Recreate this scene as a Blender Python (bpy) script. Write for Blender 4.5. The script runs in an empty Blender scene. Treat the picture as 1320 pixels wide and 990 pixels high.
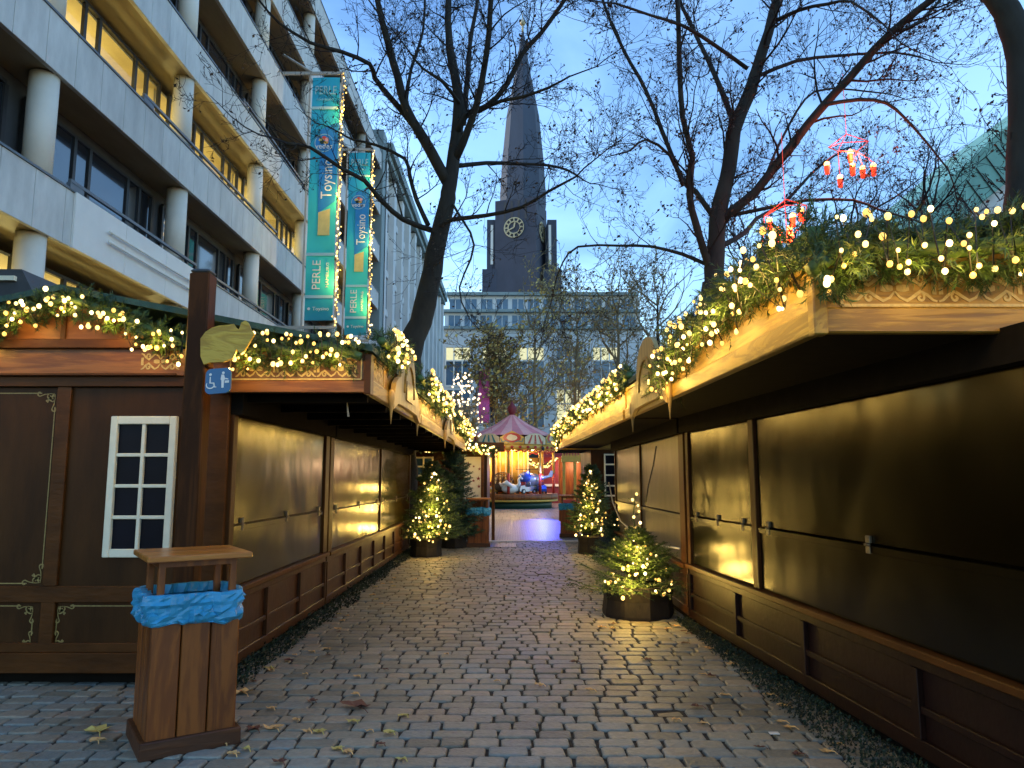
import bpy, math, random
from mathutils import Vector, Matrix, noise
R = math.radians
rnd = random.Random(7)
sc = bpy.context.scene
COL = sc.collection
F = 950.0; TH = R(7.32); CS, SN = math.cos(TH), math.sin(TH); EYE = 1.6

# ---------- measuring helpers: a photo pixel and a distance give a real point
def P(px, py, Y):
    x = (px-660)/F; y = (495-py)/F
    t = Y/(CS-y*SN)
    return Vector((x*t, Y, EYE+(y*CS+SN)*t))
def GX(px, py):
    x = (px-660)/F; y = (495-py)/F
    t = EYE/-(y*CS+SN)
    return Vector((x*t, (CS-y*SN)*t, 0))

# ---------- objects
WL = {}
def setp(o, label=None, cat=None, group=None, kind=None):
    if label: o['label'] = label
    if cat: o['category'] = cat
    if group: o['group'] = group
    if kind: o['kind'] = kind
    return o
def thing(name, label, cat, loc=(0,0,0), group=None):
    o = bpy.data.objects.new(name, None); COL.objects.link(o)
    o.location = loc; o.empty_display_size = .1; WL[o.name] = Vector(loc)
    return setp(o, label, cat, group)
class MB:
    def __init__(s): s.v = []; s.f = []; s.m = []; s.mi = 0; s.sm = False; s.sf = []
    def add(s, vs, fs, sm=None):
        n = len(s.v); s.v.extend([tuple(v) for v in vs])
        for f in fs: s.f.append(tuple(i+n for i in f)); s.m.append(s.mi); s.sf.append(s.sm if sm is None else sm)
    def pts8(s, p):
        s.add(p, [(0,3,2,1),(4,5,6,7),(0,1,5,4),(1,2,6,5),(2,3,7,6),(3,0,4,7)])
    def box(s, x0,x1,y0,y1,z0,z1, fr=None):
        p = [(x0,y0,z0),(x1,y0,z0),(x1,y1,z0),(x0,y1,z0),(x0,y0,z1),(x1,y0,z1),(x1,y1,z1),(x0,y1,z1)]
        if fr: p = [fr(*q) for q in p]
        s.pts8(p); return s
    def bevbox(s, x0,x1,y0,y1,z0,z1, b=.006, fr=None):
        # chamfered box
        vs = []
        for z,bb in ((z0,b),(z0+b,0),(z1-b,0),(z1,b)):
            q = bb
            vs += [(x0+q+b,y0+q,z),(x1-q-b,y0+q,z),(x1-q,y0+q+b,z),(x1-q,y1-q-b,z),(x1-q-b,y1-q,z),(x0+q+b,y1-q,z),(x0+q,y1-q-b,z),(x0+q,y0+q+b,z)]
        if fr: vs = [fr(*q) for q in vs]
        fs = [tuple(range(7,-1,-1)), tuple(range(24,32))]
        for k in range(3):
            for i in range(8):
                j = (i+1)%8; fs.append((k*8+i,k*8+j,k*8+8+j,k*8+8+i))
        s.add(vs, fs); return s
    def tube(s, pts, radii, n=6, cap=True, sm=True):
        pts = [Vector(p) for p in pts]; k = len(pts)
        if not hasattr(radii,'__len__'): radii = [radii]*k
        vs = []; u = None
        for i,p in enumerate(pts):
            t = (pts[min(i+1,k-1)]-pts[max(i-1,0)])
            if t.length < 1e-9: t = Vector((0,0,1))
            t.normalize()
            if u is None:
                a = Vector((0,0,1)) if abs(t.z) < .9 else Vector((1,0,0))
                u = t.cross(a).normalized()
            else:
                u = (u-t*u.dot(t))
                u = u.normalized() if u.length > 1e-6 else t.orthogonal().normalized()
            w = t.cross(u); r = radii[i]
            for j in range(n):
                a = 2*math.pi*j/n
                vs.append(p+u*(math.cos(a)*r)+w*(math.sin(a)*r))
        fs = []
        for i in range(k-1):
            for j in range(n):
                fs.append((i*n+j, i*n+(j+1)%n, (i+1)*n+(j+1)%n, (i+1)*n+j))
        if cap: fs.append(tuple(range(n-1,-1,-1))); fs.append(tuple((k-1)*n+j for j in range(n)))
        s.add(vs, fs, sm); return s
    def bar(s, a, b, r, n=4): return s.tube([a,b], r, n, sm=(n>6))
    def lathe(s, c, prof, n=16, sm=True):
        c = Vector(c); vs = []; fs = []; k = len(prof)
        for r,z in prof:
            for j in range(n):
                a = 2*math.pi*j/n; vs.append(c+Vector((r*math.cos(a), r*math.sin(a), z)))
        for i in range(k-1):
            for j in range(n): fs.append((i*n+j, i*n+(j+1)%n, (i+1)*n+(j+1)%n, (i+1)*n+j))
        fs.append(tuple(range(n-1,-1,-1))); fs.append(tuple((k-1)*n+j for j in range(n)))
        s.add(vs, fs, sm); return s
    def sphere(s, c, r, n=10, m=6, sc3=(1,1,1)):
        c = Vector(c); vs = [c+Vector((0,0,-r*sc3[2]))]; fs = []
        for i in range(1,m):
            a = math.pi*i/m
            for j in range(n):
                b = 2*math.pi*j/n
                vs.append(c+Vector((r*sc3[0]*math.sin(a)*math.cos(b), r*sc3[1]*math.sin(a)*math.sin(b), -r*sc3[2]*math.cos(a))))
        vs.append(c+Vector((0,0,r*sc3[2]))); L = len(vs)-1
        for j in range(n):
            fs.append((0, 1+(j+1)%n, 1+j)); fs.append((L, L-n+j, L-n+(j+1)%n))
        for i in range(m-2):
            for j in range(n):
                a = 1+i*n; fs.append((a+j, a+(j+1)%n, a+n+(j+1)%n, a+n+j))
        s.add(vs, fs, True); return s
    def prism(s, poly, d0, d1, fr):
        # poly in (u,v); fr(u,v,d) -> point
        n = len(poly)
        vs = [fr(u,v,d0) for u,v in poly]+[fr(u,v,d1) for u,v in poly]
        fs = [tuple(range(n-1,-1,-1)), tuple(range(n,2*n))]
        for i in range(n):
            j = (i+1)%n; fs.append((i,j,n+j,n+i))
        s.add(vs, fs); return s
    def ribbon(s, pts, w, d, fr, th=.003):
        # flat painted strip along 2-D points, th thick, lying at depth d
        n = len(pts)
        L = []; Rr = []
        for i in range(n):
            a = pts[max(i-1,0)]; b = pts[min(i+1,n-1)]
            tx, ty = b[0]-a[0], b[1]-a[1]; l = math.hypot(tx,ty) or 1
            ww = w*(.35+.65*math.sin(math.pi*(i+.6)/(n+.2))) if n > 3 else w
            nx, ny = -ty/l*ww/2, tx/l*ww/2
            L.append((pts[i][0]+nx, pts[i][1]+ny)); Rr.append((pts[i][0]-nx, pts[i][1]-ny))
        vs = []
        for i in range(n): vs += [fr(*L[i], d+th), fr(*Rr[i], d+th), fr(*L[i], d), fr(*Rr[i], d)]
        fs = []
        for i in range(n-1):
            a = i*4; b = a+4
            fs += [(a,b,b+1,a+1),(a,a+2,b+2,b),(a+1,b+1,b+3,a+3)]
        s.add(vs, fs); return s
    def build(s, name, mat, parent=None, wp=None, label=None):
        """vertices are world coordinates; the object's origin goes to the middle of its box"""
        xs = [v[0] for v in s.v]; ys = [v[1] for v in s.v]; zs = [v[2] for v in s.v]
        c = Vector(((min(xs)+max(xs))/2, (min(ys)+max(ys))/2, min(zs) if parent is None else (min(zs)+max(zs))/2))
        me = bpy.data.meshes.new(name)
        me.from_pydata([(x-c.x,y-c.y,z-c.z) for x,y,z in s.v], [], s.f)
        for m in (mat if isinstance(mat,(list,tuple)) else [mat]): me.materials.append(m)
        me.polygons.foreach_set('material_index', s.m)
        me.polygons.foreach_set('use_smooth', s.sf)
        me.update()
        o = bpy.data.objects.new(name, me); COL.objects.link(o)
        pw = WL[parent.name] if parent else Vector((0,0,0))
        if parent: o.parent = parent
        o.location = c-pw; WL[o.name] = c
        if label: o['label'] = label
        return o
def top(mb, name, mat, label, cat, group=None, kind=None):
    return setp(mb.build(name, mat), label, cat, group, kind)
def struct(mb, name, mat): return setp(mb.build(name, mat), kind='structure')
def copy_tree(o, parent=None):
    c = o.copy(); COL.objects.link(c); c.parent = parent
    for ch in list(o.children): copy_tree(ch, c)
    return c

# ---------- materials
def nodes(name):
    m = bpy.data.materials.new(name); m.use_nodes = True
    nt = m.node_tree; b = nt.nodes['Principled BSDF']; return m, nt, b
def N(nt, t, **k):
    n = nt.nodes.new(t)
    for a,v in k.items(): setattr(n, a, v)
    return n
def ramp(nt, fac, stops):
    r = N(nt, 'ShaderNodeValToRGB'); el = r.color_ramp.elements
    while len(el) < len(stops): el.new(.5)
    for e,(p,c) in zip(el, stops): e.position = p; e.color = (*c,1) if len(c)==3 else c
    nt.links.new(fac, r.inputs[0]); return r.outputs[0]
def sc_(c, k): return tuple(min(1,x*k) for x in c)
def plain(name, col, rough=.6, var=.25, ns=4, bump=0, metal=0, stretch=(1,1,1), island=0, coat=0, spec=.5, bscale=None, rvar=0):
    m, nt, b = nodes(name)
    tc = N(nt,'ShaderNodeTexCoord'); mp = N(nt,'ShaderNodeMapping'); mp.inputs['Scale'].default_value = stretch
    nt.links.new(tc.outputs['Object'], mp.inputs[0])
    no = N(nt,'ShaderNodeTexNoise'); no.inputs['Scale'].default_value = ns; no.inputs['Detail'].default_value = 6; no.inputs['Roughness'].default_value = .65
    nt.links.new(mp.outputs[0], no.inputs[0])
    c = ramp(nt, no.outputs[0], [(.3, sc_(col,1-var)), (.7, sc_(col,1+var))])
    if island:
        g = N(nt,'ShaderNodeNewGeometry')
        mr = N(nt,'ShaderNodeMapRange'); mr.inputs[3].default_value = 1-island; mr.inputs[4].default_value = 1+island
        nt.links.new(g.outputs['Random Per Island'], mr.inputs[0])
        hs = N(nt,'ShaderNodeHueSaturation'); nt.links.new(mr.outputs[0], hs.inputs['Value']); nt.links.new(c, hs.inputs['Color']); c = hs.outputs[0]
    nt.links.new(c, b.inputs['Base Color'])
    b.inputs['Roughness'].default_value = rough; b.inputs['Metallic'].default_value = metal
    b.inputs['Specular IOR Level'].default_value = spec
    b.inputs['Coat Weight'].default_value = coat; b.inputs['Coat Roughness'].default_value = .15
    if rvar:
        mr = N(nt,'ShaderNodeMapRange'); mr.inputs[3].default_value = rough-rvar; mr.inputs[4].default_value = rough+rvar
        n3 = N(nt,'ShaderNodeTexNoise'); n3.inputs['Scale'].default_value = ns*.7; n3.inputs['Detail'].default_value = 5; nt.links.new(mp.outputs[0], n3.inputs[0])
        nt.links.new(n3.outputs[0], mr.inputs[0]); nt.links.new(mr.outputs[0], b.inputs['Roughness'])
    if bump:
        n2 = N(nt,'ShaderNodeTexNoise'); n2.inputs['Scale'].default_value = bscale or ns*3; n2.inputs['Detail'].default_value = 4 if (bscale or 9) > 5 else 1.5
        nt.links.new(mp.outputs[0], n2.inputs[0])
        bu = N(nt,'ShaderNodeBump'); bu.inputs['Strength'].default_value = bump; bu.inputs['Distance'].default_value = .02
        nt.links.new(n2.outputs[0], bu.inputs['Height']); nt.links.new(bu.outputs[0], b.inputs['Normal'])
    return m
def wood(name, dark, light, axis='z', rough=.45, bump=.25, s=7, coat=0, spec=.4):
    m, nt, b = nodes(name)
    tc = N(nt,'ShaderNodeTexCoord'); mp = N(nt,'ShaderNodeMapping')
    sc3 = {'x':(.12,1,1),'y':(1,.12,1),'z':(1,1,.12)}[axis]; mp.inputs['Scale'].default_value = sc3
    nt.links.new(tc.outputs['Object'], mp.inputs[0])
    oi = N(nt,'ShaderNodeNewGeometry')
    no = N(nt,'ShaderNodeTexNoise', noise_dimensions='4D'); no.inputs['Scale'].default_value = s; no.inputs['Detail'].default_value = 7; no.inputs['Roughness'].default_value = .6; no.inputs['Distortion'].default_value = .6
    mu = N(nt,'ShaderNodeMath', operation='MULTIPLY'); mu.inputs[1].default_value = 20
    nt.links.new(oi.outputs['Random Per Island'], mu.inputs[0]); nt.links.new(mu.outputs[0], no.inputs['W'])
    nt.links.new(mp.outputs[0], no.inputs[0])
    wv = N(nt,'ShaderNodeMath', operation='SINE'); m2 = N(nt,'ShaderNodeMath', operation='MULTIPLY'); m2.inputs[1].default_value = 38
    nt.links.new(no.outputs[0], m2.inputs[0]); nt.links.new(m2.outputs[0], wv.inputs[0])
    mr = N(nt,'ShaderNodeMapRange'); mr.inputs[1].default_value = -1; nt.links.new(wv.outputs[0], mr.inputs[0])
    mx = N(nt,'ShaderNodeMath', operation='MULTIPLY_ADD'); mx.inputs[1].default_value = .35; nt.links.new(mr.outputs[0], mx.inputs[0])
    sb = N(nt,'ShaderNodeMath', operation='MULTIPLY'); sb.inputs[1].default_value = .65; nt.links.new(no.outputs[0], sb.inputs[0]); nt.links.new(sb.outputs[0], mx.inputs[2])
    c = ramp(nt, mx.outputs[0], [(.2, dark), (.8, light)])
    mrr = N(nt,'ShaderNodeMapRange'); mrr.inputs[3].default_value = .75; mrr.inputs[4].default_value = 1.25; nt.links.new(oi.outputs['Random Per Island'], mrr.inputs[0])
    hs = N(nt,'ShaderNodeHueSaturation'); nt.links.new(mrr.outputs[0], hs.inputs['Value']); nt.links.new(c, hs.inputs['Color'])
    nt.links.new(hs.outputs[0], b.inputs['Base Color'])
    b.inputs['Roughness'].default_value = rough; b.inputs['Specular IOR Level'].default_value = spec
    b.inputs['Coat Weight'].default_value = coat; b.inputs['Coat Roughness'].default_value = .2
    bu = N(nt,'ShaderNodeBump'); bu.inputs['Strength'].default_value = bump; bu.inputs['Distance'].default_value = .01
    nt.links.new(mx.outputs[0], bu.inputs['Height']); nt.links.new(bu.outputs[0], b.inputs['Normal'])
    return m
def glow(name, col, e):
    m, nt, b = nodes(name)
    b.inputs['Base Color'].default_value = (*col,1); b.inputs['Emission Color'].default_value = (*col,1); b.inputs['Emission Strength'].default_value = e
    return m

M = {}
M['gable'] = plain('gable_brown_paint', (.052,.019,.004), .42, .45, 3, .12, stretch=(1,1,.25), bscale=40, rvar=.1, spec=.16)
M['rail'] = plain('rail_brown_paint', (.085,.028,.005), .42, .4, 5, .15, stretch=(.4,.4,1), bscale=30, spec=.18)
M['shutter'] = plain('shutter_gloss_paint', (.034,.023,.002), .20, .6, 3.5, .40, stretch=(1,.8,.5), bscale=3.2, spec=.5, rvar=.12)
M['shutter_shaded'] = plain('shaded_near_shutter_gloss', (.005,.0035,.0006), .20, .6, 3, .40, stretch=(1,.8,.5), bscale=3.2, spec=.30, rvar=.12)  # same paint as the other shutters, with the light fall-off darkened into it
M['shutter_grey'] = plain('dimly_lit_shutter', (.10,.085,.055), .34, .35, 2.5, .2, stretch=(1,1,.5), bscale=4, rvar=.08)  # greyer base stands in for the weaker light on this stall
M['dark'] = plain('shade_black_wood', (.008,.006,.004), .8, .4, 5, .1, spec=.1)  # shadow under the awnings is put into this near-black colour
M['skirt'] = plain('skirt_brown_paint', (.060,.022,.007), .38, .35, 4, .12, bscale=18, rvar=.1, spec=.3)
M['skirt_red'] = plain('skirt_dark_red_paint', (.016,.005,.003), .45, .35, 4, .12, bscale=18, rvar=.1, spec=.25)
M['fascia'] = wood('golden_fascia_board', (.17,.080,.008), (.44,.26,.034), 'y', .42)
M['fascia_x'] = wood('golden_fascia_board_across', (.16,.076,.008), (.42,.235,.030), 'x', .42)
M['plank'] = wood('stained_plank', (.12,.035,.006), (.30,.11,.020), 'x', .4, s=5)
M['pediment'] = wood('orange_pediment', (.22,.07,.015), (.36,.13,.03), 'x', .5, s=3)
M['palewood'] = wood('pale_carved_wood', (.32,.20,.06), (.52,.35,.12), 'z', .5, s=6)
M['gold'] = plain('gold_stencil_paint', (.50,.36,.13), .45, .3, 30)
M['gold_dull'] = plain('dull_gold_stencil_paint', (.30,.20,.055), .5, .35, 40)
M['brown_recess'] = plain('carved_recess_brown', (.13,.045,.012), .5, .3, 20)
M['bin'] = wood('bin_orange_brown_plank', (.12,.028,.003), (.30,.088,.010), 'z', .45, s=5)
M['bin_top'] = wood('bin_top_varnished', (.34,.11,.012), (.60,.24,.04), 'x', .33, s=5, coat=.3)
M['bin_dark'] = wood('bin_dark_plinth', (.045,.014,.004), (.10,.032,.007), 'x', .5)
M['bag'] = plain('blue_plastic_bag', (.04,.30,.50), .33, .15, 3, .9, spec=.5, bscale=9)
M['post'] = wood('brown_square_post', (.032,.010,.002), (.085,.026,.005), 'z', .55, s=4, spec=.12)
M['signwood'] = wood('carved_gold_board', (.34,.18,.015), (.62,.40,.05), 'x', .45, s=6, bump=.6)
M['signblue'] = plain('sign_blue_enamel', (.012,.12,.26), .3, .1, 3)
M['white'] = plain('white_paint', (.78,.76,.68), .45, .06, 8, .05)
M['whitewin'] = plain('cream_window_paint', (.86,.78,.56), .4, .07, 10, .08, bscale=60)
M['darkpane'] = plain('dark_window_pane', (.007,.007,.012), .3, .3, 2, spec=.12)
M['felt'] = plain('green_roofing_felt', (.03,.075,.055), .8, .3, 20, .3)
M['greyroof'] = plain('grey_sheet_roof', (.05,.053,.055), .6, .2, 4)
M['metalcap'] = plain('hinge_metal', (.20,.16,.10), .4, .3, 30, metal=.6)
M['needle'] = plain('fir_needle', (.042,.082,.016), .55, .3, 2, island=.55)
M['needle_blue'] = plain('fir_needle_dark', (.022,.062,.030), .55, .3, 2, island=.5)
M['barkd'] = plain('plane_tree_bark', (.022,.020,.014), .9, .45, 5, .5, stretch=(1,1,.4), bscale=12)
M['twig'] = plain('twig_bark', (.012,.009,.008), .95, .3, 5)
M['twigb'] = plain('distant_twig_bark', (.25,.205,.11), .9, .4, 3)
M['leafdry'] = plain('withered_leaf', (.055,.033,.018), .8, .3, 3, island=.5)
M['leafolive'] = plain('olive_autumn_leaf', (.52,.41,.12), .7, .3, .4, island=.5)
M['leafground'] = plain('fallen_plane_leaf', (.60,.36,.13), .65, .35, 14, .2, island=.3)
M['leafyellow'] = plain('fallen_yellow_leaf', (.50,.40,.10), .6, .3, 14, .2)
M['leafbrown'] = plain('fallen_dark_leaf', (.13,.045,.025), .6, .3, 14, .2)
M['ivy'] = plain('ivy_leaf_green', (.006,.020,.005), .7, .3, 4, island=.5)
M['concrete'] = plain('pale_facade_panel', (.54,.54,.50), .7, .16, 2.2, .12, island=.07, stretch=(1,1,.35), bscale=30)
M['panelwhite'] = plain('white_sign_panel', (.74,.71,.64), .5, .04, 2)
M['column'] = plain('round_column_paint', (.68,.63,.52), .6, .06, 2)
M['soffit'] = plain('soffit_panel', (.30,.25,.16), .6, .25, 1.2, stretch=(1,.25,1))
M['capmetal'] = plain('parapet_metal', (.10,.12,.14), .45, .15, 5)
M['frame'] = plain('dark_window_frame', (.018,.018,.018), .5, .2, 5)
M['room'] = plain('office_wall', (.62,.52,.30), .7, .12, 1)
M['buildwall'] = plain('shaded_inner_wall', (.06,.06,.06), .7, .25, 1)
M['church'] = plain('hazed_church_brick', (.060,.068,.092), .9, .16, .35, stretch=(1,1,.5))  # bluer, lifted brick tone; distance haze is put into the colour
M['spire'] = plain('hazed_copper_slate', (.058,.076,.108), .8, .14, .12, stretch=(1,1,.25))  # slate tone lifted towards blue to carry the distance haze
M['clock'] = plain('gilded_clock', (.50,.44,.26), .6, .05, 2)
M['stonepale'] = plain('pale_stone_facade', (.62,.63,.60), .8, .08, .5)
M['greygreen'] = plain('grey_green_cladding', (.22,.28,.27), .7, .12, .3)
M['copper'] = plain('green_copper_roof', (.16,.36,.29), .6, .25, .5)
M['asphalt'] = plain('dark_ground', (.05,.05,.048), .85, .3, .6)
M['soil'] = plain('joint_sand', (.032,.027,.019), .95, .6, 12, .6)
M['red'] = plain('red_paint', (.45,.035,.02), .4, .15, 6)
M['yellow'] = plain('yellow_paint', (.62,.36,.05), .4, .15, 6)
M['pink'] = plain('pink_canvas', (.92,.44,.38), .7, .1, 3)
M['pinkd'] = plain('pink_canvas_dark', (.80,.26,.26), .7, .1, 3)
M['cream'] = plain('cream_paint', (.70,.58,.36), .5, .12, 6)
M['teal'] = plain('teal_paint', (.03,.20,.22), .5, .15, 6)
M['green'] = plain('green_paint', (.008,.04,.02), .5, .2, 6)
M['silver'] = plain('silver_paint', (.45,.47,.50), .25, .1, 4, metal=.5)
M['bluep'] = plain('blue_paint', (.03,.09,.40), .3, .1, 4)
M['wicker'] = plain('dark_brown_wicker', (.10,.055,.025), .6, .4, 25, .4)
M['magenta'] = plain('magenta_flag', (.85,.14,.46), .7, .08, 2)
M['maroon'] = plain('maroon_canvas', (.20,.02,.03), .6, .2, 4)
M['log'] = plain('dark_pot_bark', (.010,.007,.005), .85, .5, 9, .7, stretch=(1,1,.5), bscale=14)
M['cable'] = plain('cable_rubber', (.02,.02,.018), .5, .1, 4)
M['cablew'] = plain('white_cable', (.6,.58,.5), .5, .1, 4)
M['bulb'] = glow('lit_warm_bulb', (1,.66,.20), .75)
M['bulb_far'] = glow('lit_warm_bulb_far', (1,.64,.18), .62)
BV = {m.name: [m]+[glow(m.name+s_, c_, e_) for s_,c_,e_ in (('_dim',(1,.55,.12),.34),('_bright',(1,.72,.28),1.5),('_mid',(1,.62,.17),.55))] for m in (M['bulb'],M['bulb_far'])}
M['bulb_white'] = glow('lit_white_bulb', (1,.72,.42), .7)
M['bulb_red'] = glow('lit_bulb_in_red_lantern', (1,.45,.12), 1.5)
M['redglass'] = glow('glowing_red_lantern_glass', (1,.06,.02), .34)
M['redwire'] = glow('red_lit_wire', (.9,.07,.03), .10)
M['ceillamp'] = glow('office_ceiling_lamp', (1,.88,.42), 1.4)
M['bluelamp'] = glow('blue_lamp', (.1,.15,1), 1.6)
M['litpane'] = glow('lit_far_window', (.85,.72,.36), .16)
M['skypane'] = plain('far_window_glass', (.05,.11,.17), .12, .3, .3, spec=.8)

def glassmat():
    m, nt, b = nodes('clear_office_glass'); out = nt.nodes['Material Output']
    tr = N(nt,'ShaderNodeBsdfTransparent'); gl = N(nt,'ShaderNodeBsdfGlossy'); gl.inputs['Roughness'].default_value = .03
    mx = N(nt,'ShaderNodeMixShader'); fr = N(nt,'ShaderNodeFresnel'); fr.inputs[0].default_value = 1.5
    gg = N(nt,'ShaderNodeNewGeometry'); iv = N(nt,'ShaderNodeMath', operation='SUBTRACT'); iv.inputs[0].default_value = 1; nt.links.new(gg.outputs['Backfacing'], iv.inputs[1])
    mm = N(nt,'ShaderNodeMath', operation='MULTIPLY'); nt.links.new(fr.outputs[0], mm.inputs[0]); nt.links.new(iv.outputs[0], mm.inputs[1])
    nt.links.new(mm.outputs[0], mx.inputs[0]); nt.links.new(tr.outputs[0], mx.inputs[1]); nt.links.new(gl.outputs[0], mx.inputs[2])
    nt.links.new(mx.outputs[0], out.inputs[0]); nt.nodes.remove(b); return m
M['glass'] = glassmat()
M['darkglass'] = plain('dark_office_glass', (.010,.013,.018), .05, .3, 1, spec=1.0, coat=.6)

def cobblemat():
    m, nt, b = nodes('worn_granite_sett')
    g = N(nt,'ShaderNodeNewGeometry'); tc = N(nt,'ShaderNodeTexCoord')
    c = ramp(nt, g.outputs['Random Per Island'], [(0,(.18,.165,.120)),(.3,(.245,.222,.160)),(.55,(.272,.248,.182)),(.75,(.212,.225,.195)),(.9,(.29,.235,.165)),(1,(.335,.30,.22))])
    no = N(nt,'ShaderNodeTexNoise'); no.inputs['Scale'].default_value = 22; no.inputs['Detail'].default_value = 8; nt.links.new(tc.outputs['Object'], no.inputs[0])
    mr = N(nt,'ShaderNodeMapRange'); mr.inputs[1].default_value=.25; mr.inputs[2].default_value=.75; mr.inputs[3].default_value = .82; mr.inputs[4].default_value = 1.15; nt.links.new(no.outputs[0], mr.inputs[0])
    # large damp patches
    n2 = N(nt,'ShaderNodeTexNoise'); n2.inputs['Scale'].default_value = .9; n2.inputs['Detail'].default_value = 4; nt.links.new(tc.outputs['Object'], n2.inputs[0])
    m2 = N(nt,'ShaderNodeMapRange'); m2.inputs[1].default_value=.35; m2.inputs[2].default_value=.65; m2.inputs[3].default_value = .8; m2.inputs[4].default_value = 1.15; nt.links.new(n2.outputs[0], m2.inputs[0])
    mu = N(nt,'ShaderNodeMath', operation='MULTIPLY'); nt.links.new(mr.outputs[0], mu.inputs[0]); nt.links.new(m2.outputs[0], mu.inputs[1])
    hs = N(nt,'ShaderNodeHueSaturation'); nt.links.new(mu.outputs[0], hs.inputs['Value']); nt.links.new(c, hs.inputs['Color'])
    nt.links.new(hs.outputs[0], b.inputs['Base Color'])
    rr = N(nt,'ShaderNodeMapRange'); rr.inputs[3].default_value = .46; rr.inputs[4].default_value = .72; nt.links.new(n2.outputs[0], rr.inputs[0]); nt.links.new(rr.outputs[0], b.inputs['Roughness'])
    b.inputs['Specular IOR Level'].default_value = .45
    bu = N(nt,'ShaderNodeBump'); bu.inputs['Strength'].default_value = .7; bu.inputs['Distance'].default_value = .012
    n3 = N(nt,'ShaderNodeTexNoise'); n3.inputs['Scale'].default_value = 42; n3.inputs['Detail'].default_value = 5; nt.links.new(tc.outputs['Object'], n3.inputs[0])
    nt.links.new(n3.outputs[0], bu.inputs['Height']); nt.links.new(bu.outputs[0], b.inputs['Normal'])
    return m
M['cobble'] = cobblemat()
def squaremat(name, sx, sy, c1, c2):
    m, nt, b = nodes(name); tc = N(nt,'ShaderNodeTexCoord')
    br = N(nt,'ShaderNodeTexBrick'); br.inputs['Scale'].default_value = 1; br.inputs['Brick Width'].default_value = sx; br.inputs['Row Height'].default_value = sy
    br.inputs['Mortar Size'].default_value = .015; br.inputs['Color1'].default_value = (*c1,1); br.inputs['Color2'].default_value = (*c2,1); br.inputs['Mortar'].default_value = (.04,.04,.038,1)
    nt.links.new(tc.outputs['Object'], br.inputs[0]); nt.links.new(br.outputs[0], b.inputs['Base Color'])
    b.inputs['Roughness'].default_value = .4
    bu = N(nt,'ShaderNodeBump'); bu.inputs['Strength'].default_value = .4; bu.inputs['Distance'].default_value=.01; bu.invert = True
    nt.links.new(br.outputs[1], bu.inputs['Height']); nt.links.new(bu.outputs[0], b.inputs['Normal'])
    return m
M['square'] = squaremat('fine_square_setts', .14, .10, (.17,.17,.16), (.24,.235,.22))
M['slab'] = squaremat('long_paving_slabs', .35, 2.2, (.20,.20,.185), (.27,.26,.24))

# ---------- lights
def lamp(loc, W, r=.06, col=(1,.62,.13), name='garland_light'):
    l = bpy.data.lights.new(name,'POINT'); l.energy = W*1.9; l.color = col; l.shadow_soft_size = r
    o = bpy.data.objects.new(name, l); COL.objects.link(o); o.location = loc; return o
bulb_mesh = {}
def bulb(loc, r, mat, parent, name='bulb'):
    if mat.name.startswith('lit_warm'): mat = rnd.choice(BV[mat.name]); r *= rnd.choice((.7,.85,1,1,1.15))
    k = (round(r,4), mat.name)
    if k not in bulb_mesh:
        mb = MB(); mb.sphere((0,0,0), r, 8, 6, (1,1,1.15))
        me = bpy.data.meshes.new(name); me.from_pydata(mb.v, [], mb.f); me.materials.append(mat)
        me.polygons.foreach_set('use_smooth', mb.sf); bulb_mesh[k] = me
    o = bpy.data.objects.new(name, bulb_mesh[k]); COL.objects.link(o); o.parent = parent
    o.location = Vector(loc)-WL[parent.name]; return o

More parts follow.
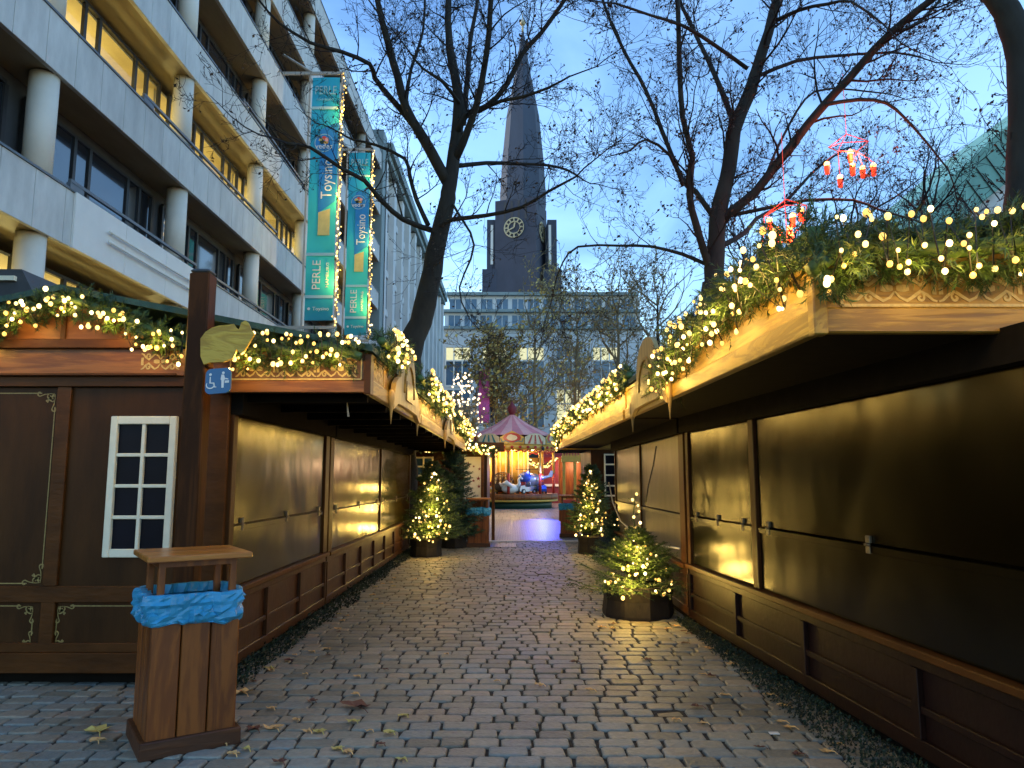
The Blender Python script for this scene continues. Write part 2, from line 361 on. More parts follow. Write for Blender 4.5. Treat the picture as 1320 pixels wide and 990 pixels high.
# ---------- greenery
def rv(): 
    while True:
        v = Vector((rnd.uniform(-1,1), rnd.uniform(-1,1), rnd.uniform(-1,1)))
        if .05 < v.length < 1: return v.normalized()
def sprig(mb, p, d, L, n, nl, w):
    p = Vector(p); d = Vector(d).normalized(); u = d.orthogonal().normalized(); v = d.cross(u)
    base = len(mb.v); V = []; 
    for i in range(n):
        t = (i+rnd.random())/n
        a = rnd.uniform(0, 6.283)
        q = p+d*(L*t)
        o = (u*math.cos(a)+v*math.sin(a))
        tip = q+(o*.85+d*.75)*nl*rnd.uniform(.7,1.1)*(1.1-.4*t)
        s = o.cross(d)*w
        V.append((q-s, q+s, tip))
    for a,b,c in V: mb.add((a,b,c), [(0,1,2)], False)
def garland(name, label, path, rad, per_m, nb, br, bm, out=Vector((0,-1,0)), group='lit fir garlands along the stall roofs', nl=.055, W=2.0, every=.6, w=.0035, drop=.0, nn=20, mat='needle'):
    path = [Vector(p) for p in path]
    g = thing(name, label, 'garland', path[0], group)
    seg = []; tot = 0
    for a,b in zip(path,path[1:]): l = (b-a).length; seg.append((tot,l,a,b)); tot += l
    def at(s):
        for t0,l,a,b in seg:
            if s <= t0+l: return a.lerp(b,(s-t0)/max(l,1e-6)), (b-a).normalized()
        return path[-1].copy(), (path[-1]-path[-2]).normalized()
    fo = MB()
    core = [at(tot*i/24)[0] for i in range(25)]
    fo.tube(core, rad*.28, 6)
    for i in range(int(tot*per_m)):
        p, t = at(rnd.uniform(0,tot))
        o = rv(); o = (o-t*o.dot(t)).normalized()
        k = 1+.35*noise.noise(p*2.3)
        p = p+o*rad*k*rnd.uniform(.15,.75)+Vector((0,0,-.02))
        d = (o*rnd.uniform(.3,1)+t*rnd.uniform(-1,1)+rv()*.4)
        sprig(fo, p, d, rad*rnd.uniform(.5,.95), nn, nl, w)
    fo.build('foliage', M[mat], g)
    cb = MB(); pts = []
    for i in range(int(nb)+2):
        s = tot*(i+rnd.uniform(-.3,.3))/(nb+1); p, t = at(min(max(s,0),tot))
        side = Vector((0,0,1)).cross(t)
        if side.dot(out) < 0: side = -side
        side.normalize()
        a = rnd.uniform(-1.25, 1.25)
        q = p+(side*math.cos(a)+Vector((0,0,1))*math.sin(a))*rad*rnd.uniform(.95,1.25)+Vector((0,0,-drop*rnd.random()))
        pts.append(q)
    nbulb = 0
    for q in pts:
        if nbulb < 100: bulb(q, br*rnd.choice((.85,1,1,1.15)), bm, g); nbulb += 1
    cb.tube([q+out*-.012 for q in pts], .004, 4); cb.build('cable', M['cable'], g)
    n = max(1,int(tot/every))
    for i in range(n):
        p, t = at(tot*(i+.5)/n)
        lamp(p+out.normalized()*(rad*1.05)+Vector((0,0,-rad*.75)), W, .05)
    return g

def limb(mb, pts, radii, n=8):
    # smooth a polyline with catmull-rom, add slight knobbliness
    P_ = [Vector(p) for p in pts]; out = []; ro = []
    k = len(P_)
    for i in range(k-1):
        p0, p1, p2, p3 = P_[max(i-1,0)], P_[i], P_[i+1], P_[min(i+2,k-1)]
        L = (p2-p1).length; m = max(2,int(L/.35))
        for j in range(m):
            t = j/m
            q = .5*((2*p1)+(p2-p0)*t+(2*p0-5*p1+4*p2-p3)*t*t+(3*p1-p0-3*p2+p3)*t**3)
            r = radii[i]+(radii[i+1]-radii[i])*t
            out.append(q+rv()*r*.12); ro.append(r*(1+.10*noise.noise(q*3)))
    out.append(P_[-1]); ro.append(radii[-1])
    mb.tube(out, ro, n); return out, ro
def twigs(mb, lf, p, d, L, r, depth, rmin, kids, leafp, leafs, flat=0, up=.10, wob=.30):
    n = max(3, int(L/.28)) if depth else 3
    pts = [p.copy()]; d = d.normalized(); q = p.copy(); ds = []
    for i in range(n):
        d = (d+rv()*wob+Vector((0,0,up))).normalized()
        q = q+d*(L/n); pts.append(q.copy()); ds.append(d.copy())
    rr = [max(rmin, r*(1-.75*i/n)) for i in range(n+1)]
    mb.tube(pts, rr, 5 if r > .03 else 3, cap=False, sm=True)
    if depth > 0:
        k = max(1,int(kids*rnd.uniform(.7,1.3)))
        for c in range(k):
            i = min(n-1, int(n*(.15+.85*(c+rnd.random())/k)))
            dd = ds[i]; o = rv(); o = (o-dd*o.dot(dd)).normalized()
            a = rnd.uniform(.5,1.1)
            nd = dd*math.cos(a)+o*math.sin(a)
            twigs(mb, lf, pts[i].lerp(pts[i+1], rnd.random()), nd, L*rnd.uniform(.38,.62), rr[i]*.6, depth-1, rmin, kids, leafp, leafs, flat, up, wob)
    if lf is not None and depth <= 1 and rnd.random() < leafp:
        leaf(lf, pts[-1], leafs*rnd.uniform(.6,1.3))
def leaf(mb, p, s):
    a = rv(); b = a.orthogonal().normalized(); c = a.cross(b)*.6
    mb.add([p, p+(b+c)*s*.5+a*s*.15, p+b*s*1.0, p+(b-c)*s*.5+a*s*.15], [(0,1,2,3)], False)
def bigtree(name, label, base, Y0, trunk, limbs, dens, L1, depth, rmin, kids, leafp, leafs, group=None, dY=None, mats=('barkd','twig','leafdry')):
    """trunk / limbs: lists of (px, py, half-width px, metres nearer(-)/farther(+))"""
    root = thing(name, label, 'tree', base, group)
    tm = MB(); cm = MB(); lm = MB()
    def conv(l):
        return [P(a[0],a[1],Y0+a[3]) for a in l], [a[2]*Y0/F for a in l]
    tp, tr = conv(trunk+limbs[0][1:]); tp = [Vector(base)]+tp; tr = [tr[0]*1.25]+tr
    limb(tm, tp, tr, 12)
    for li,l in enumerate(limbs):
        lp, lr = conv(l); o, ro = limb(tm if li else MB(), lp, lr, 7)
        for i in range(2, len(o)-1):
            k = dens if rnd.random() < dens-int(dens) else 0
            for _ in range(int(dens)+(1 if rnd.random() < dens-int(dens) else 0)):
                t = (o[i+1]-o[i-1]).normalized(); v = rv(); v = (v-t*v.dot(t)).normalized(); a = rnd.uniform(.5,1.2)
                twigs(cm, lm, o[i], t*math.cos(a)+v*math.sin(a), L1*rnd.uniform(.4,1.15), min(ro[i]*.38,.03), depth, rmin, kids, leafp, leafs)
        t = (o[-1]-o[-2]).normalized()
        twigs(cm, lm, o[-1], t, L1*1.2, ro[-1], depth, rmin, kids+1, leafp, leafs)
    tm.build('trunk', M[mats[0]], root); c = cm.build('crown', M[mats[1]], root)
    if lm.v: lm.build('foliage', M[mats[2]], root)
    return root

def firtree(name, label, base, H, Rb, nb, bulbs, br, bm, col='needle', lean=(0,0), z0=.3, nsub=7, nn=14, nl=.035, w=.003, ragged=.25, pw=.8, group='lit fir trees in pots along the alley', W=2.5, bulbtop=None, nlamp=3, lampdir=Vector((0,-1,0))):
    base = Vector(base); root = thing(name, label, 'fir tree', base, group)
    tr = MB(); topp = base+Vector((lean[0], lean[1], H))
    tr.tube([base+Vector((0,0,.1)), base.lerp(topp,.5), topp], [.035,.022,.006], 6); tr.build('trunk', M['barkd'], root)
    fo = MB()
    for i in range(nb):
        t = (i+rnd.random())/nb; t = t**1.25
        z = z0+(H-z0)*t; rad = Rb*(1-t)**pw*rnd.uniform(1-ragged,1+ragged)+.05
        a = rnd.uniform(0,6.283); o = base.lerp(topp, z/H); o.z = base.z+z
        d = Vector((math.cos(a), math.sin(a), .05+.5*t)); 
        pts = [o]; q = o.copy(); nseg = 4
        for k in range(nseg):
            dd = d+Vector((0,0,-.18+.16*k)); q = q+dd.normalized()*rad/nseg; pts.append(q.copy())
        fo.tube(pts, [.008,.006,.005,.004,.002], 3)
        for k in range(nsub):
            s = .25+.75*(k+rnd.random()*.5)/nsub; j = min(nseg-1,int(s*nseg)); pp = pts[j].lerp(pts[j+1], s*nseg-j)
            side = Vector((-math.sin(a), math.cos(a), 0))*(1 if k%2 else -1)
            sprig(fo, pp, d*.8+side*rnd.uniform(.4,.9)+Vector((0,0,rnd.uniform(-.25,.15))), rad*.38*(1.15-s)+.07, nn, nl, w)
        sprig(fo, pts[-2], d, rad/nseg+.06, nn, nl, w)
        for k in range(nseg): sprig(fo, pts[k], pts[k+1]-pts[k], rad/nseg, nn, nl, w)
    fo.build('foliage', M[col], root)
    for i in range(bulbs):
        t = rnd.random()**1.2; z = z0*.7+(H-z0*.7)*t*.97; rad = Rb*(1-t)**pw*rnd.uniform(.45,.85)+.01
        a = math.atan2(lampdir.y, lampdir.x)+rnd.uniform(-1.7,1.7); o = base.lerp(topp, z/H); o.z = base.z+z
        bulb(o+Vector((math.cos(a)*rad, math.sin(a)*rad, rnd.uniform(-.04,.04))), br*rnd.choice((.8,1,1.2)), bm, root)
    for i in range(nlamp):
        z = z0+(H-z0)*(i+.5)/nlamp*.8
        lamp(base+Vector((lean[0]*z/H,lean[1]*z/H,z))+lampdir.normalized()*(Rb*(1-z/H)+.05), W, .08)
    return root

# ============================================================ THE SETTING
g = MB(); g.add([(-400,-60,-.05),(400,-60,-.05),(400,500,-.05),(-400,500,-.05)], [(0,1,2,3)]); struct(g,'ground',M['asphalt'])
g = MB(); g.add([(-6.5,1.5,-.014),(7,1.5,-.014),(7,19.3,-.014),(-6.5,19.3,-.014)], [(0,1,2,3)]); struct(g,'alley_bed',M['soil'])
g = MB(); row = 0; y = 2.0
while y < 19.2:
    rh = .155+rnd.uniform(-.006,.006); x = -6.2+rnd.uniform(0,.2)
    while x < 6.6:
        w = rnd.uniform(.15,.26); gap = rnd.uniform(.010,.020)
        x1 = x+w
        vis = abs((x+w/2)/max(y,.1)) < .78
        if vis and (-4.9 < x < 2.9):
            cx, cy = (x+x1)/2, y+rh/2
            yo = .035*math.sin(cx*.9+y*.35)+.02*noise.noise(Vector((cx*.8,y*.8,0)))
            hz = rnd.uniform(-.004,.004)+(-.008 if rnd.random()<.04 else 0)+.012*noise.noise(Vector((cx*.6,cy*.6,3)))
            tx, ty = rnd.uniform(-.010,.010), rnd.uniform(-.012,.012)
            ro = rnd.uniform(-.025,.025)
            hw, hh = (w-gap)/2, (rh-gap*.7)/2
            vs = []
            jit = [rnd.uniform(-.0075,.0075) for _ in range(16)]
            for zz, ins in ((-.02,0.0),(-.004,.001),(.0015,.005),(.004,.013)):
                a, b_ = hw-ins, hh-ins; c_ = .019-ins*.2
                for qi,(px_,py_) in enumerate([(-a+c_,-b_),(a-c_,-b_),(a,-b_+c_),(a,b_-c_),(a-c_,b_),(-a+c_,b_),(-a,b_-c_),(-a,-b_+c_)]):
                    px_ += jit[qi]; py_ += jit[qi+8]
                    vs.append((cx+px_-ro*py_, cy+yo+py_+ro*px_, zz+hz+px_*tx+py_*ty))
            fs = [tuple(range(24,32))]
            for k in range(3):
                for i in range(8):
                    j = (i+1)%8; fs.append((k*8+i,k*8+j,k*8+8+j,k*8+8+i))
            g.add(vs, fs, False)
        x = x1
    y += rh
struct(g, 'cobblestone_paving', M['cobble'])
g = MB(); g.box(-6.5,7,19.3,19.5,-.05,.012); struct(g,'drain_kerb',M['stonepale'])
g = MB(); g.add([(-22,19.5,-.004),(24,19.5,-.004),(24,29.5,-.004),(-22,29.5,-.004)], [(0,1,2,3)]); struct(g,'square_paving',M['square'])
g = MB(); g.add([(-22,29.5,.0),(24,29.5,.0),(24,60,.0),(-22,60,.0)], [(0,1,2,3)]); struct(g,'slab_paving',M['slab'])
g = MB(); g.add([(-1.1,17.6,.012),(.1,17.6,.012),(.1,18.6,.012),(-1.1,18.6,.012)], [(0,1,2,3)]); struct(g,'paving_cover',M['square'])

# ground ivy and weeds along the wall feet
def ivy(name, p0, p1, wid, n, label):
    mb = MB(); p0 = Vector(p0); p1 = Vector(p1); dv = (p1-p0); side = Vector((dv.y,-dv.x,0)).normalized()
    for i in range(n):
        t = rnd.random(); k = .5+.8*abs(noise.noise(Vector((t*9,1,1))))+.25
        p = p0.lerp(p1,t)+side*(rnd.random()**1.3*wid*k); p.z = rnd.uniform(.0,.09)*(1.2-(p-p0.lerp(p1,t)).length/wid*.6)
        if p.z < .005: p.z = .005
        leaf(mb, p, rnd.uniform(.02,.045))
    return setp(mb.build(name, M['ivy']), label, 'ground cover', None, 'stuff')
ivy('ground_ivy', (-2.30,5.3,0), (-2.3,16.8,0), .26, 6500, 'dark green weeds growing along the foot of the left stalls')
mb = MB()
for i in range(9000):
    t = rnd.random(); a = Vector((1.97,8.6,0)).lerp(Vector((2.37,3.0,0)),t)
    p = a+Vector((-1,0,0))*(rnd.random()**1.6*(.12+.36*t)); p.z = rnd.uniform(.005,.05); leaf(mb, p, rnd.uniform(.015,.03))
setp(mb.build('ground_weeds', M['ivy']), 'dark weeds growing along the foot of the right stall', 'ground cover', None, 'stuff')

# fallen leaves
def fallen(p, s, mat, label, group=None, seed=0):
    rr = random.Random(seed); mb = MB(); n = 13; vs = [(p.x,p.y,.014)]
    for i in range(n):
        a = 2*math.pi*i/n+rr.uniform(-.1,.1); q = s*(1.0 if i%3==0 else .72)*rr.uniform(.75,1.1)
        vs.append((p.x+math.cos(a)*q, p.y+math.sin(a)*q*.75, .014+rr.uniform(0,.35)*q))
    mb.add(vs, [(0,1+i,1+(i+1)%n) for i in range(n)], False)
    mb.tube([(p.x,p.y,.016),(p.x+s*.7,p.y-s*.9,.03),(p.x+s*1.0,p.y-s*1.4,.02)], .003, 4)
    return top(mb, 'fallen_leaf', mat, label, 'leaf', group)
fallen(GX(124,944), .10, M['leafyellow'], 'large yellow leaf lying left of the near waste bin', seed=1)
fallen(GX(124,957), .06, M['leafground'], 'small orange leaf just in front of the large yellow leaf', seed=2)
fallen(GX(458,913), .12, M['leafbrown'], 'wide brown leaf lying flat left of the alley centre', seed=3)
fallen(GX(327,942), .07, M['leafbrown'], 'curled dark red leaf right of the near waste bin', seed=4)
fallen(GX(352,941), .07, M['leafground'], 'pale leaf touching the curled dark red leaf', seed=5)
fallen(GX(312,895), .09, M['leafground'], 'tan leaf beside the top corner of the near bin foot', seed=6)
spots = [(402,906),(382,930),(345,845),(380,846),(371,853),(402,842),(421,838),(435,812),(436,816),(447,795),(480,768),(504,752),(897,913),(914,838),(932,845),(1008,912),(1028,975),(1065,972),(1078,962),(990,898),(975,888),(962,870),(942,858),(905,826),(880,815),(860,812),(1060,870),(695,885),(740,855),(775,810),(788,812),(905,935),(490,962),(300,975),(640,880),(575,845),(497,865),(560,742),(650,770),(870,930),(360,985),(760,892),(1015,940)]
for i in range(46):
    t = rnd.random(); yy = 3.6+t*9; xx = (-2.05+rnd.random()**2*1.2) if i%2 else (2.05-.03*yy-rnd.random()**2*.9)
    q = Vector((xx,yy,0)); fallen(q, rnd.uniform(.03,.055), M[('leafground','leafyellow','leafbrown')[i%3]], 'small dry leaf fallen on the cobbles of the alley', 'small fallen leaves on the cobbles', seed=100+i)
for i in range(12):
    q = GX(rnd.uniform(300,520), rnd.uniform(860,985)); fallen(q, rnd.uniform(.035,.06), M[('leafground','leafyellow')[i%2]], 'small dry leaf fallen on the cobbles of the alley', 'small fallen leaves on the cobbles', seed=200+i)
for i,(a,b_) in enumerate(spots):
    fallen(GX(a,b_), rnd.uniform(.028,.055), M['leafground'] if i%4 else M['leafbrown'], 'small dry leaf fallen on the cobbles of the alley', 'small fallen leaves on the cobbles', seed=10+i)
sl = GX(998,948); mb = MB(); mb.box(sl.x-.03,sl.x+.03,sl.y-.02,sl.y+.02,.012,.016)
top(mb,'paper_scrap',M['white'],'small white scrap of paper on the cobbles at right','paper')

# ============================================================ ORNAMENTS
def spiral(cx, cz, r0, a0, turns, sgn=1, n=14):
    return [(cx+math.cos(a0+sgn*turns*6.283*i/n)*r0*(1-.75*i/n), cz+math.sin(a0+sgn*turns*6.283*i/n)*r0*(1-.75*i/n)) for i in range(n+1)]
def corner_scroll(mb, cx, cz, sx, sz, s, fr, d, w):
    """scroll in the corner (cx,cz), running towards +sx,+sz"""
    def T(pts): return [(cx+sx*u*s, cz+sz*v*s) for u,v in pts]
    mb.ribbon(T([(.05,.05),(.3,.02),(.6,.06),(.85,.16)]+spiral(.88,.02,.14,1.57,.8,-1)), w, d, fr)
    mb.ribbon(T([(.05,.05),(.02,.3),(.06,.6),(.16,.85)]+spiral(.02,.88,.14,0,.8,1)), w, d, fr)
    mb.ribbon(T(spiral(.33,.18,.15,-1.57,1.0,1)), w, d, fr)
    mb.ribbon(T(spiral(.18,.33,.15,3.14,1.0,-1)), w, d, fr)
    mb.ribbon(T([(.1,.1),(.25,.25),(.42,.42)]), w*1.6, d, fr)
    mb.ribbon(T([(.38,.5),(.44,.44),(.5,.38)]), w*1.2, d, fr)
def band_ornament(mb, u0, u1, v0, v1, fr, d, w):
    h = v1-v0; vm = (v0+v1)/2; n = max(1,round((u1-u0)/(h*2.6))); L = (u1-u0)/n
    for k in range(n):
        for s in (1,-1):
            uc = u0+L*(k+.5)
            for q in (1,-1):
                mb.ribbon([(uc+s*L*x, vm+q*h*z) for x,z in ((.0,.10),(.06,.3),(.14,.40),(.22,.26),(.30,.10),(.38,.22),(.44,.38),(.49,.42))], w, d, fr)
                mb.ribbon([(uc+s*a, vm+q*b_) for a,b_ in spiral(L*.30, h*.30, h*.13, -1.2, 1.0, 1)], w*.8, d, fr)
            mb.ribbon([(uc+s*L*x, vm) for x in (.02,.07,.12,.17)], w*2.2, d, fr)
            mb.ribbon([(uc+s*L*.46, vm+h*z) for z in (-.2,0,.2)], w*1.2, d, fr)

# ============================================================ STALLS
def frame_fn(p0, p1, outward):
    p0 = Vector(p0); T = (Vector(p1)-p0); T.z = 0; T.normalize(); O = Vector(outward); O = (O-T*O.dot(T)).normalized()
    def fr(s, o, z): v = p0+T*s+O*o; return (v.x, v.y, p0.z+z)
    return fr, T, O
def stall_front(root, fr0, s0, s1, panels, mats, oF, zF=2.30, ledge=.66, hinge=1.20, skirt_step=1.05, zt=2.12, arch=None, hinges=True, fascia_from=None, fascia_to=None, ornament=True, ff=None):
    fr = fr0
    sh, skm = mats
    # skirt
    mb = MB(); mb.box(s0,s1,-.06,0,.06,ledge-.02,fr)
    mb.bevbox(s0,s1,0,.03,.08,.17,.004,fr); mb.bevbox(s0,s1,0,.025,.31,.35,.004,fr); mb.bevbox(s0,s1,0,.025,ledge-.10,ledge-.03,.004,fr)
    n = max(1,round((s1-s0)/skirt_step))
    for i in range(n+1):
        q = s0+(s1-s0)*i/n; q0 = max(s0,q-.035); q1 = min(s1,q+.035)
        mb.bevbox(q0,q1,.0,.035,.17,ledge-.10,.004,fr)
    mb.build('wall_skirt', skm, root)
    mb = MB(); mb.box(s0+.03,s1-.03,-.12,-.02,0,.06,fr); mb.build('base_sill', M['dark'], root)
    mb = MB(); mb.bevbox(s0,s1,-.02,.075,ledge-.03,ledge+.015,.006,fr); mb.build('counter_ledge', M['rail'], root)
    # shutters
    for a,b in panels:
        for z0,z1 in ((ledge+.02,hinge-.006),(hinge+.006,zt)):
            mb = MB(); mb.bevbox(a+.012,b-.012,-.03,.012,z0,z1,.005,fr)
            if z1 < zt: mb.bevbox(a+.02,b-.02,.012,.026,z1-.045,z1,.003,fr)
            o = mb.build('shutter', sh, root)
            if hinges and z1 == zt:
                for hs in (a+.22, (a+b)/2, b-.22):
                    hb = MB(); hb.bevbox(hs-.025,hs+.025,.012,.032,hinge-.055,hinge-.01,.003,fr); hb.bevbox(hs-.025,hs+.025,.012,.032,hinge+.01,hinge+.055,.003,fr)
                    c0 = fr(hs-.03,.033,hinge); c1 = fr(hs+.03,.033,hinge); hb.tube([c0,c1],.008,6)
                    hb.build('hinge', M['metalcap'], o)
    # posts between
    edges = sorted(set([s0]+[p for ab in panels for p in ab]+[s1])); done = []
    for i in range(len(panels)+1):
        a = panels[i-1][1] if i > 0 else s0; b = panels[i][0] if i < len(panels) else s1
        if b-a > .01:
            mb = MB(); mb.bevbox(a,b,-.04,.035,ledge+.015,zt,.006,fr); mb.build('post', M['gable'], root)
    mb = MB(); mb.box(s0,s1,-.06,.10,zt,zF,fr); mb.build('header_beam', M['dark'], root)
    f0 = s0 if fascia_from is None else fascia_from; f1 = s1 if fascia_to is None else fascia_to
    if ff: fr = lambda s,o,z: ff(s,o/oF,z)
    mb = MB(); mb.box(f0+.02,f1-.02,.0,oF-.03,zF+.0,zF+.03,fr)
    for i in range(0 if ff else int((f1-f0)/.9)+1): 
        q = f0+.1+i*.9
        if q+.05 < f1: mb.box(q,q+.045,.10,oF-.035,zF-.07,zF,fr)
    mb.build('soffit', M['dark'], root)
    # fascia
    mb = MB(); mb.bevbox(f0,f1,oF-.03,oF,zF+.10,zF+.34,.004,fr); mb.bevbox(f0,f1,oF-.03,oF+.03,zF-.02,zF+.10,.008,fr)
    mb.bevbox(f0,f1,oF+.0,oF+.018,zF+.30,zF+.335,.004,fr)
    o = mb.build('fascia_board', M['fascia'], root)
    if ornament:
        f2 = lambda u,v,d: fr(u, oF+d, v)
        if arch: rng = [(f0+.14, arch[0]-arch[1]*.5-.16), (arch[0]+arch[1]*.5+.16, f1-.14)]
        else: rng = [(f0+.14,f1-.14)]
        for a,b in rng:
            if b-a > .3:
                mb = MB(); band_ornament(mb, a+.05, b-.05, zF+.125, zF+.285, f2, .0005, .018)
                for u0,v0,u1,v1 in ((a,zF+.112,b,zF+.112),(a,zF+.292,b,zF+.292),(a,zF+.112,a,zF+.292),(b,zF+.112,b,zF+.292)):
                    mb.ribbon([(u0,v0),(u1,v1)], .012, .0005, f2, .006)
                mb.build('gold_ornament', M['gold'], o)
    if arch:
        c, w = arch; h = w/2; r = h*.56
        f2 = lambda u,v,d: fr(c+u, oF+.032+d, v)
        zc = zF+.30
        pl = [(-h,zF-.06),(-h*.98,zF+.05),(-h*.88,zF+.20),(-h*.72,zF+.27),(-r,zF+.30)]
        arc = [(-r*math.cos(math.pi*i/12), zc+.06+r*.62*math.sin(math.pi*i/12)) for i in range(13)]
        pr = [(-u,v) for u,v in reversed(pl)]
        low = [(h*.86,zF-.02),(h*.7,zF+.02),(0,zF+.03),(-h*.7,zF+.02),(-h*.86,zF-.02)]
        mb = MB(); mb.prism(pl+arc+pr+low, 0, .045, f2)
        # moulded arch line and inner panel
        o = mb.build('arched_board', M['palewood'], root)
        mb = MB()
        mb.ribbon([(-r*.66*math.cos(math.pi*i/12), zF+.16+r*.62*math.sin(math.pi*i/12)) for i in range(13)], .03, .0455, f2, .02)
        mb.prism([(-r*.42,zF+.10),(r*.42,zF+.10),(r*.42,zF+.30),(-r*.42,zF+.30)], .0455, .062, f2)
        mb.build('carved_panel', M['fascia'], o)
        for s_ in (-1,1):
            q = fr(c+s_*h, oF+.05, 0); mb = MB()
            mb.lathe((q[0],q[1],zF), [(.003,-.20),(.009,-.13),(.015,-.07),(.026,-.02),(.036,.03),(.032,.09),(.015,.12)], 10)
            mb.build('icicle_finial', M['palewood'], root)

def roof_prism(root, x0, x1, y0, y1, z_e, z_r, xr, mat='felt', th=.05):
    mb = MB()
    for (xa,za,xb,zb) in ((x0,z_e,xr,z_r),(xr,z_r,x1,z_e)):
        mb.pts8([(xa,y0,za),(xb,y0,zb),(xb,y1,zb),(xa,y1,za),(xa,y0,za+th),(xb,y0,zb+th),(xb,y1,zb+th),(xa,y1,za+th)])
    return mb.build('roof', M[mat], root)

# --- stall L1: gable faces the camera at Y = 6, shutters face the alley at X = -2.3
GY = 6.0
L1 = thing('market_stall','brown stall at left with white lattice window and gold scrolls on its gable','stall',(-4.6,6,0),'wooden market stalls lining the alley')
frL, _, _ = frame_fn((-2.30,GY,0),(-2.30,20,0),(1,0,0))
panL = [(.10,3.02),]
stall_front(L1, frL, 0, 3.20, panL, (M['shutter'],M['skirt']), 1.13, zF=2.30, arch=(1.75,1.9), ledge=.70, hinge=1.22, skirt_step=1.07)
gx = lambda px,py: P(px,py,GY)
fg = lambda x,z,d: (x, GY-d, z)
XL = -7.0; XR = -2.30
mb = MB(); mb.box(XL,XR,GY,GY+.06,.12,2.34); mb.build('gable_wall', M['gable'], L1)
mb = MB()
zb = gx(100,868).z
def hrail(y0,y1,xa,xb,t,b=.005): 
    z1 = gx(120,y0).z; z0 = gx(120,y1).z; mb.bevbox(xa,xb,GY-t,GY,z0,z1,b)
hrail(840,866,XL,XR,.05); hrail(828,840,XL,XR,.03); hrail(755,776,XL,XR,.03); hrail(486,499,XL,XR,.045,.004)
for pa,pb in ((-170,-152),(66,84)):
    xa = gx(pa,640).x; xb = gx(pb,640).x; mb.bevbox(xa,xb,GY-.028,GY,gx(0,840).z,gx(0,755).z,.005) ; mb.bevbox(xa,xb,GY-.031,GY,gx(0,755).z,gx(0,499).z,.005)
mb.bevbox(XR-.17,XR+.004,GY-.045,GY,.12,2.30,.006)
for z in (gx(0,766).z,): pass
mb.build('frame_rail', M['rail'], L1)
mb = MB(); mb.box(XL+.1,XR-.05,GY+.08,GY+.14,0,.12); mb.build('base_sill', M['dark'], L1)
mb = MB(); mb.box(XL,XR-.002,GY+.06,GY+3.18,.08,2.3); mb.build('body_wall', M['gable'], L1)
# boards above the wall up to the gable
mb = MB(); zA = gx(0,486).z; zB = gx(0,452).z; zC = gx(0,440).z
mb.bevbox(XL,-1.18,GY-.08,GY-.04,zA-.0,zB,.005)
mb.build('frieze_board', M['plank'], L1)
mb = MB(); mb.bevbox(XL,-2.72,GY-.12,GY-.04,zB,zC,.006); mb.bevbox(XL,-2.72,GY-.095,GY-.08,zA+.0,zA+.02,.004); mb.build('cornice', M['rail'], L1)
# side fascia seen at 300-475 px
mb = MB(); xa = gx(300,490).x; mb.bevbox(xa,-1.165,GY-.11,GY-.08,2.33+.06,2.58,.004); mb.build('side_fascia', M['brown_recess'], L1)
mb = MB(); mb.bevbox(-2.42,-1.15,GY-.13,GY-.082,2.285,2.385,.006); mb.build('lower_plank', M['plank'], L1)
mb = MB(); band_ornament(mb, xa+.06, -1.25, 2.405, 2.555, lambda u,v,d:(u,GY-.11-d,v), .0005, .017)
for u0,v0,u1,v1 in ((xa+.02,2.395,-1.215,2.395),(xa+.02,2.565,-1.215,2.565),(xa+.02,2.395,xa+.02,2.565),(-1.215,2.395,-1.215,2.565)):
    mb.ribbon([(u0,v0),(u1,v1)], .012, .0005, lambda u,v,d:(u,GY-.11-d,v), .008)
mb.build('gold_ornament', M['gold'], L1); mb = MB()
band_ornament(mb, gx(188,468).x, gx(238,468).x, gx(0,480).z, gx(0,456).z, lambda u,v,d:(u,GY-.08-d,v), .0005, .016)
mb.build('gold_ornament', M['gold'], L1)
mb = MB(); mb.bevbox(-1.19,-1.135,GY-.135,GY+.0,2.27,2.60,.006); mb.build('corner_post', M['rail'], L1)
# pediment
pk = gx(90,388); 
mb = MB(); mb.prism([(-6.0,zC),(-2.75,zC),(-2.75,gx(245,437).z-.02),(pk.x,pk.z),(-6.0,2.70)], 0, .04, lambda u,v,d:(u,GY-d-.001,v)); mb.build('pediment_board', M['pediment'], L1)
mb = MB(); mb.bevbox(pk.x-.02,pk.x+.02,GY-.062,GY-.042,zC,pk.z-.02,.004); mb.build('king_post', M['rail'], L1)
roof_prism(L1, -6.1,-1.12,GY-.16,GY+3.2,2.615,pk.z+.05,pk.x)
# gold borders and corner scrolls on gable panels
mb = MB(); fw = lambda u,v,d:(u,GY-d,v)
def goldpanel(x0,x1,z0,z1,s,corners):
    m = s*.75
    for (u0,v0,u1,v1) in ((x0+m,z0,x1-m,z0),(x0+m,z1,x1-m,z1),(x0,z0+m,x0,z1-m),(x1,z0+m,x1,z1-m)): mb.ribbon([(u0,v0),(u1,v1)], .009, .0005, fw)
    for cx,sx in ((x0,1),(x1,-1)):
        for cz,sz in ((z0,1),(z1,-1)): corner_scroll(mb, cx, cz, sx, sz, s, fw, .0008, .011)
xr1 = gx(62,640).x
goldpanel(gx(-140,640).x, xr1, gx(0,752).z, gx(0,507).z, .15, 4)
goldpanel(gx(-140,800).x, gx(42,800).x+.0, gx(0,846).z+.06, gx(0,781).z, .13, 4)
goldpanel(gx(70,800).x+.0+.02, -2.47, gx(0,846).z+.06, gx(0,781).z, .13, 4)
mb.build('gold_scroll', M['gold_dull'], L1)
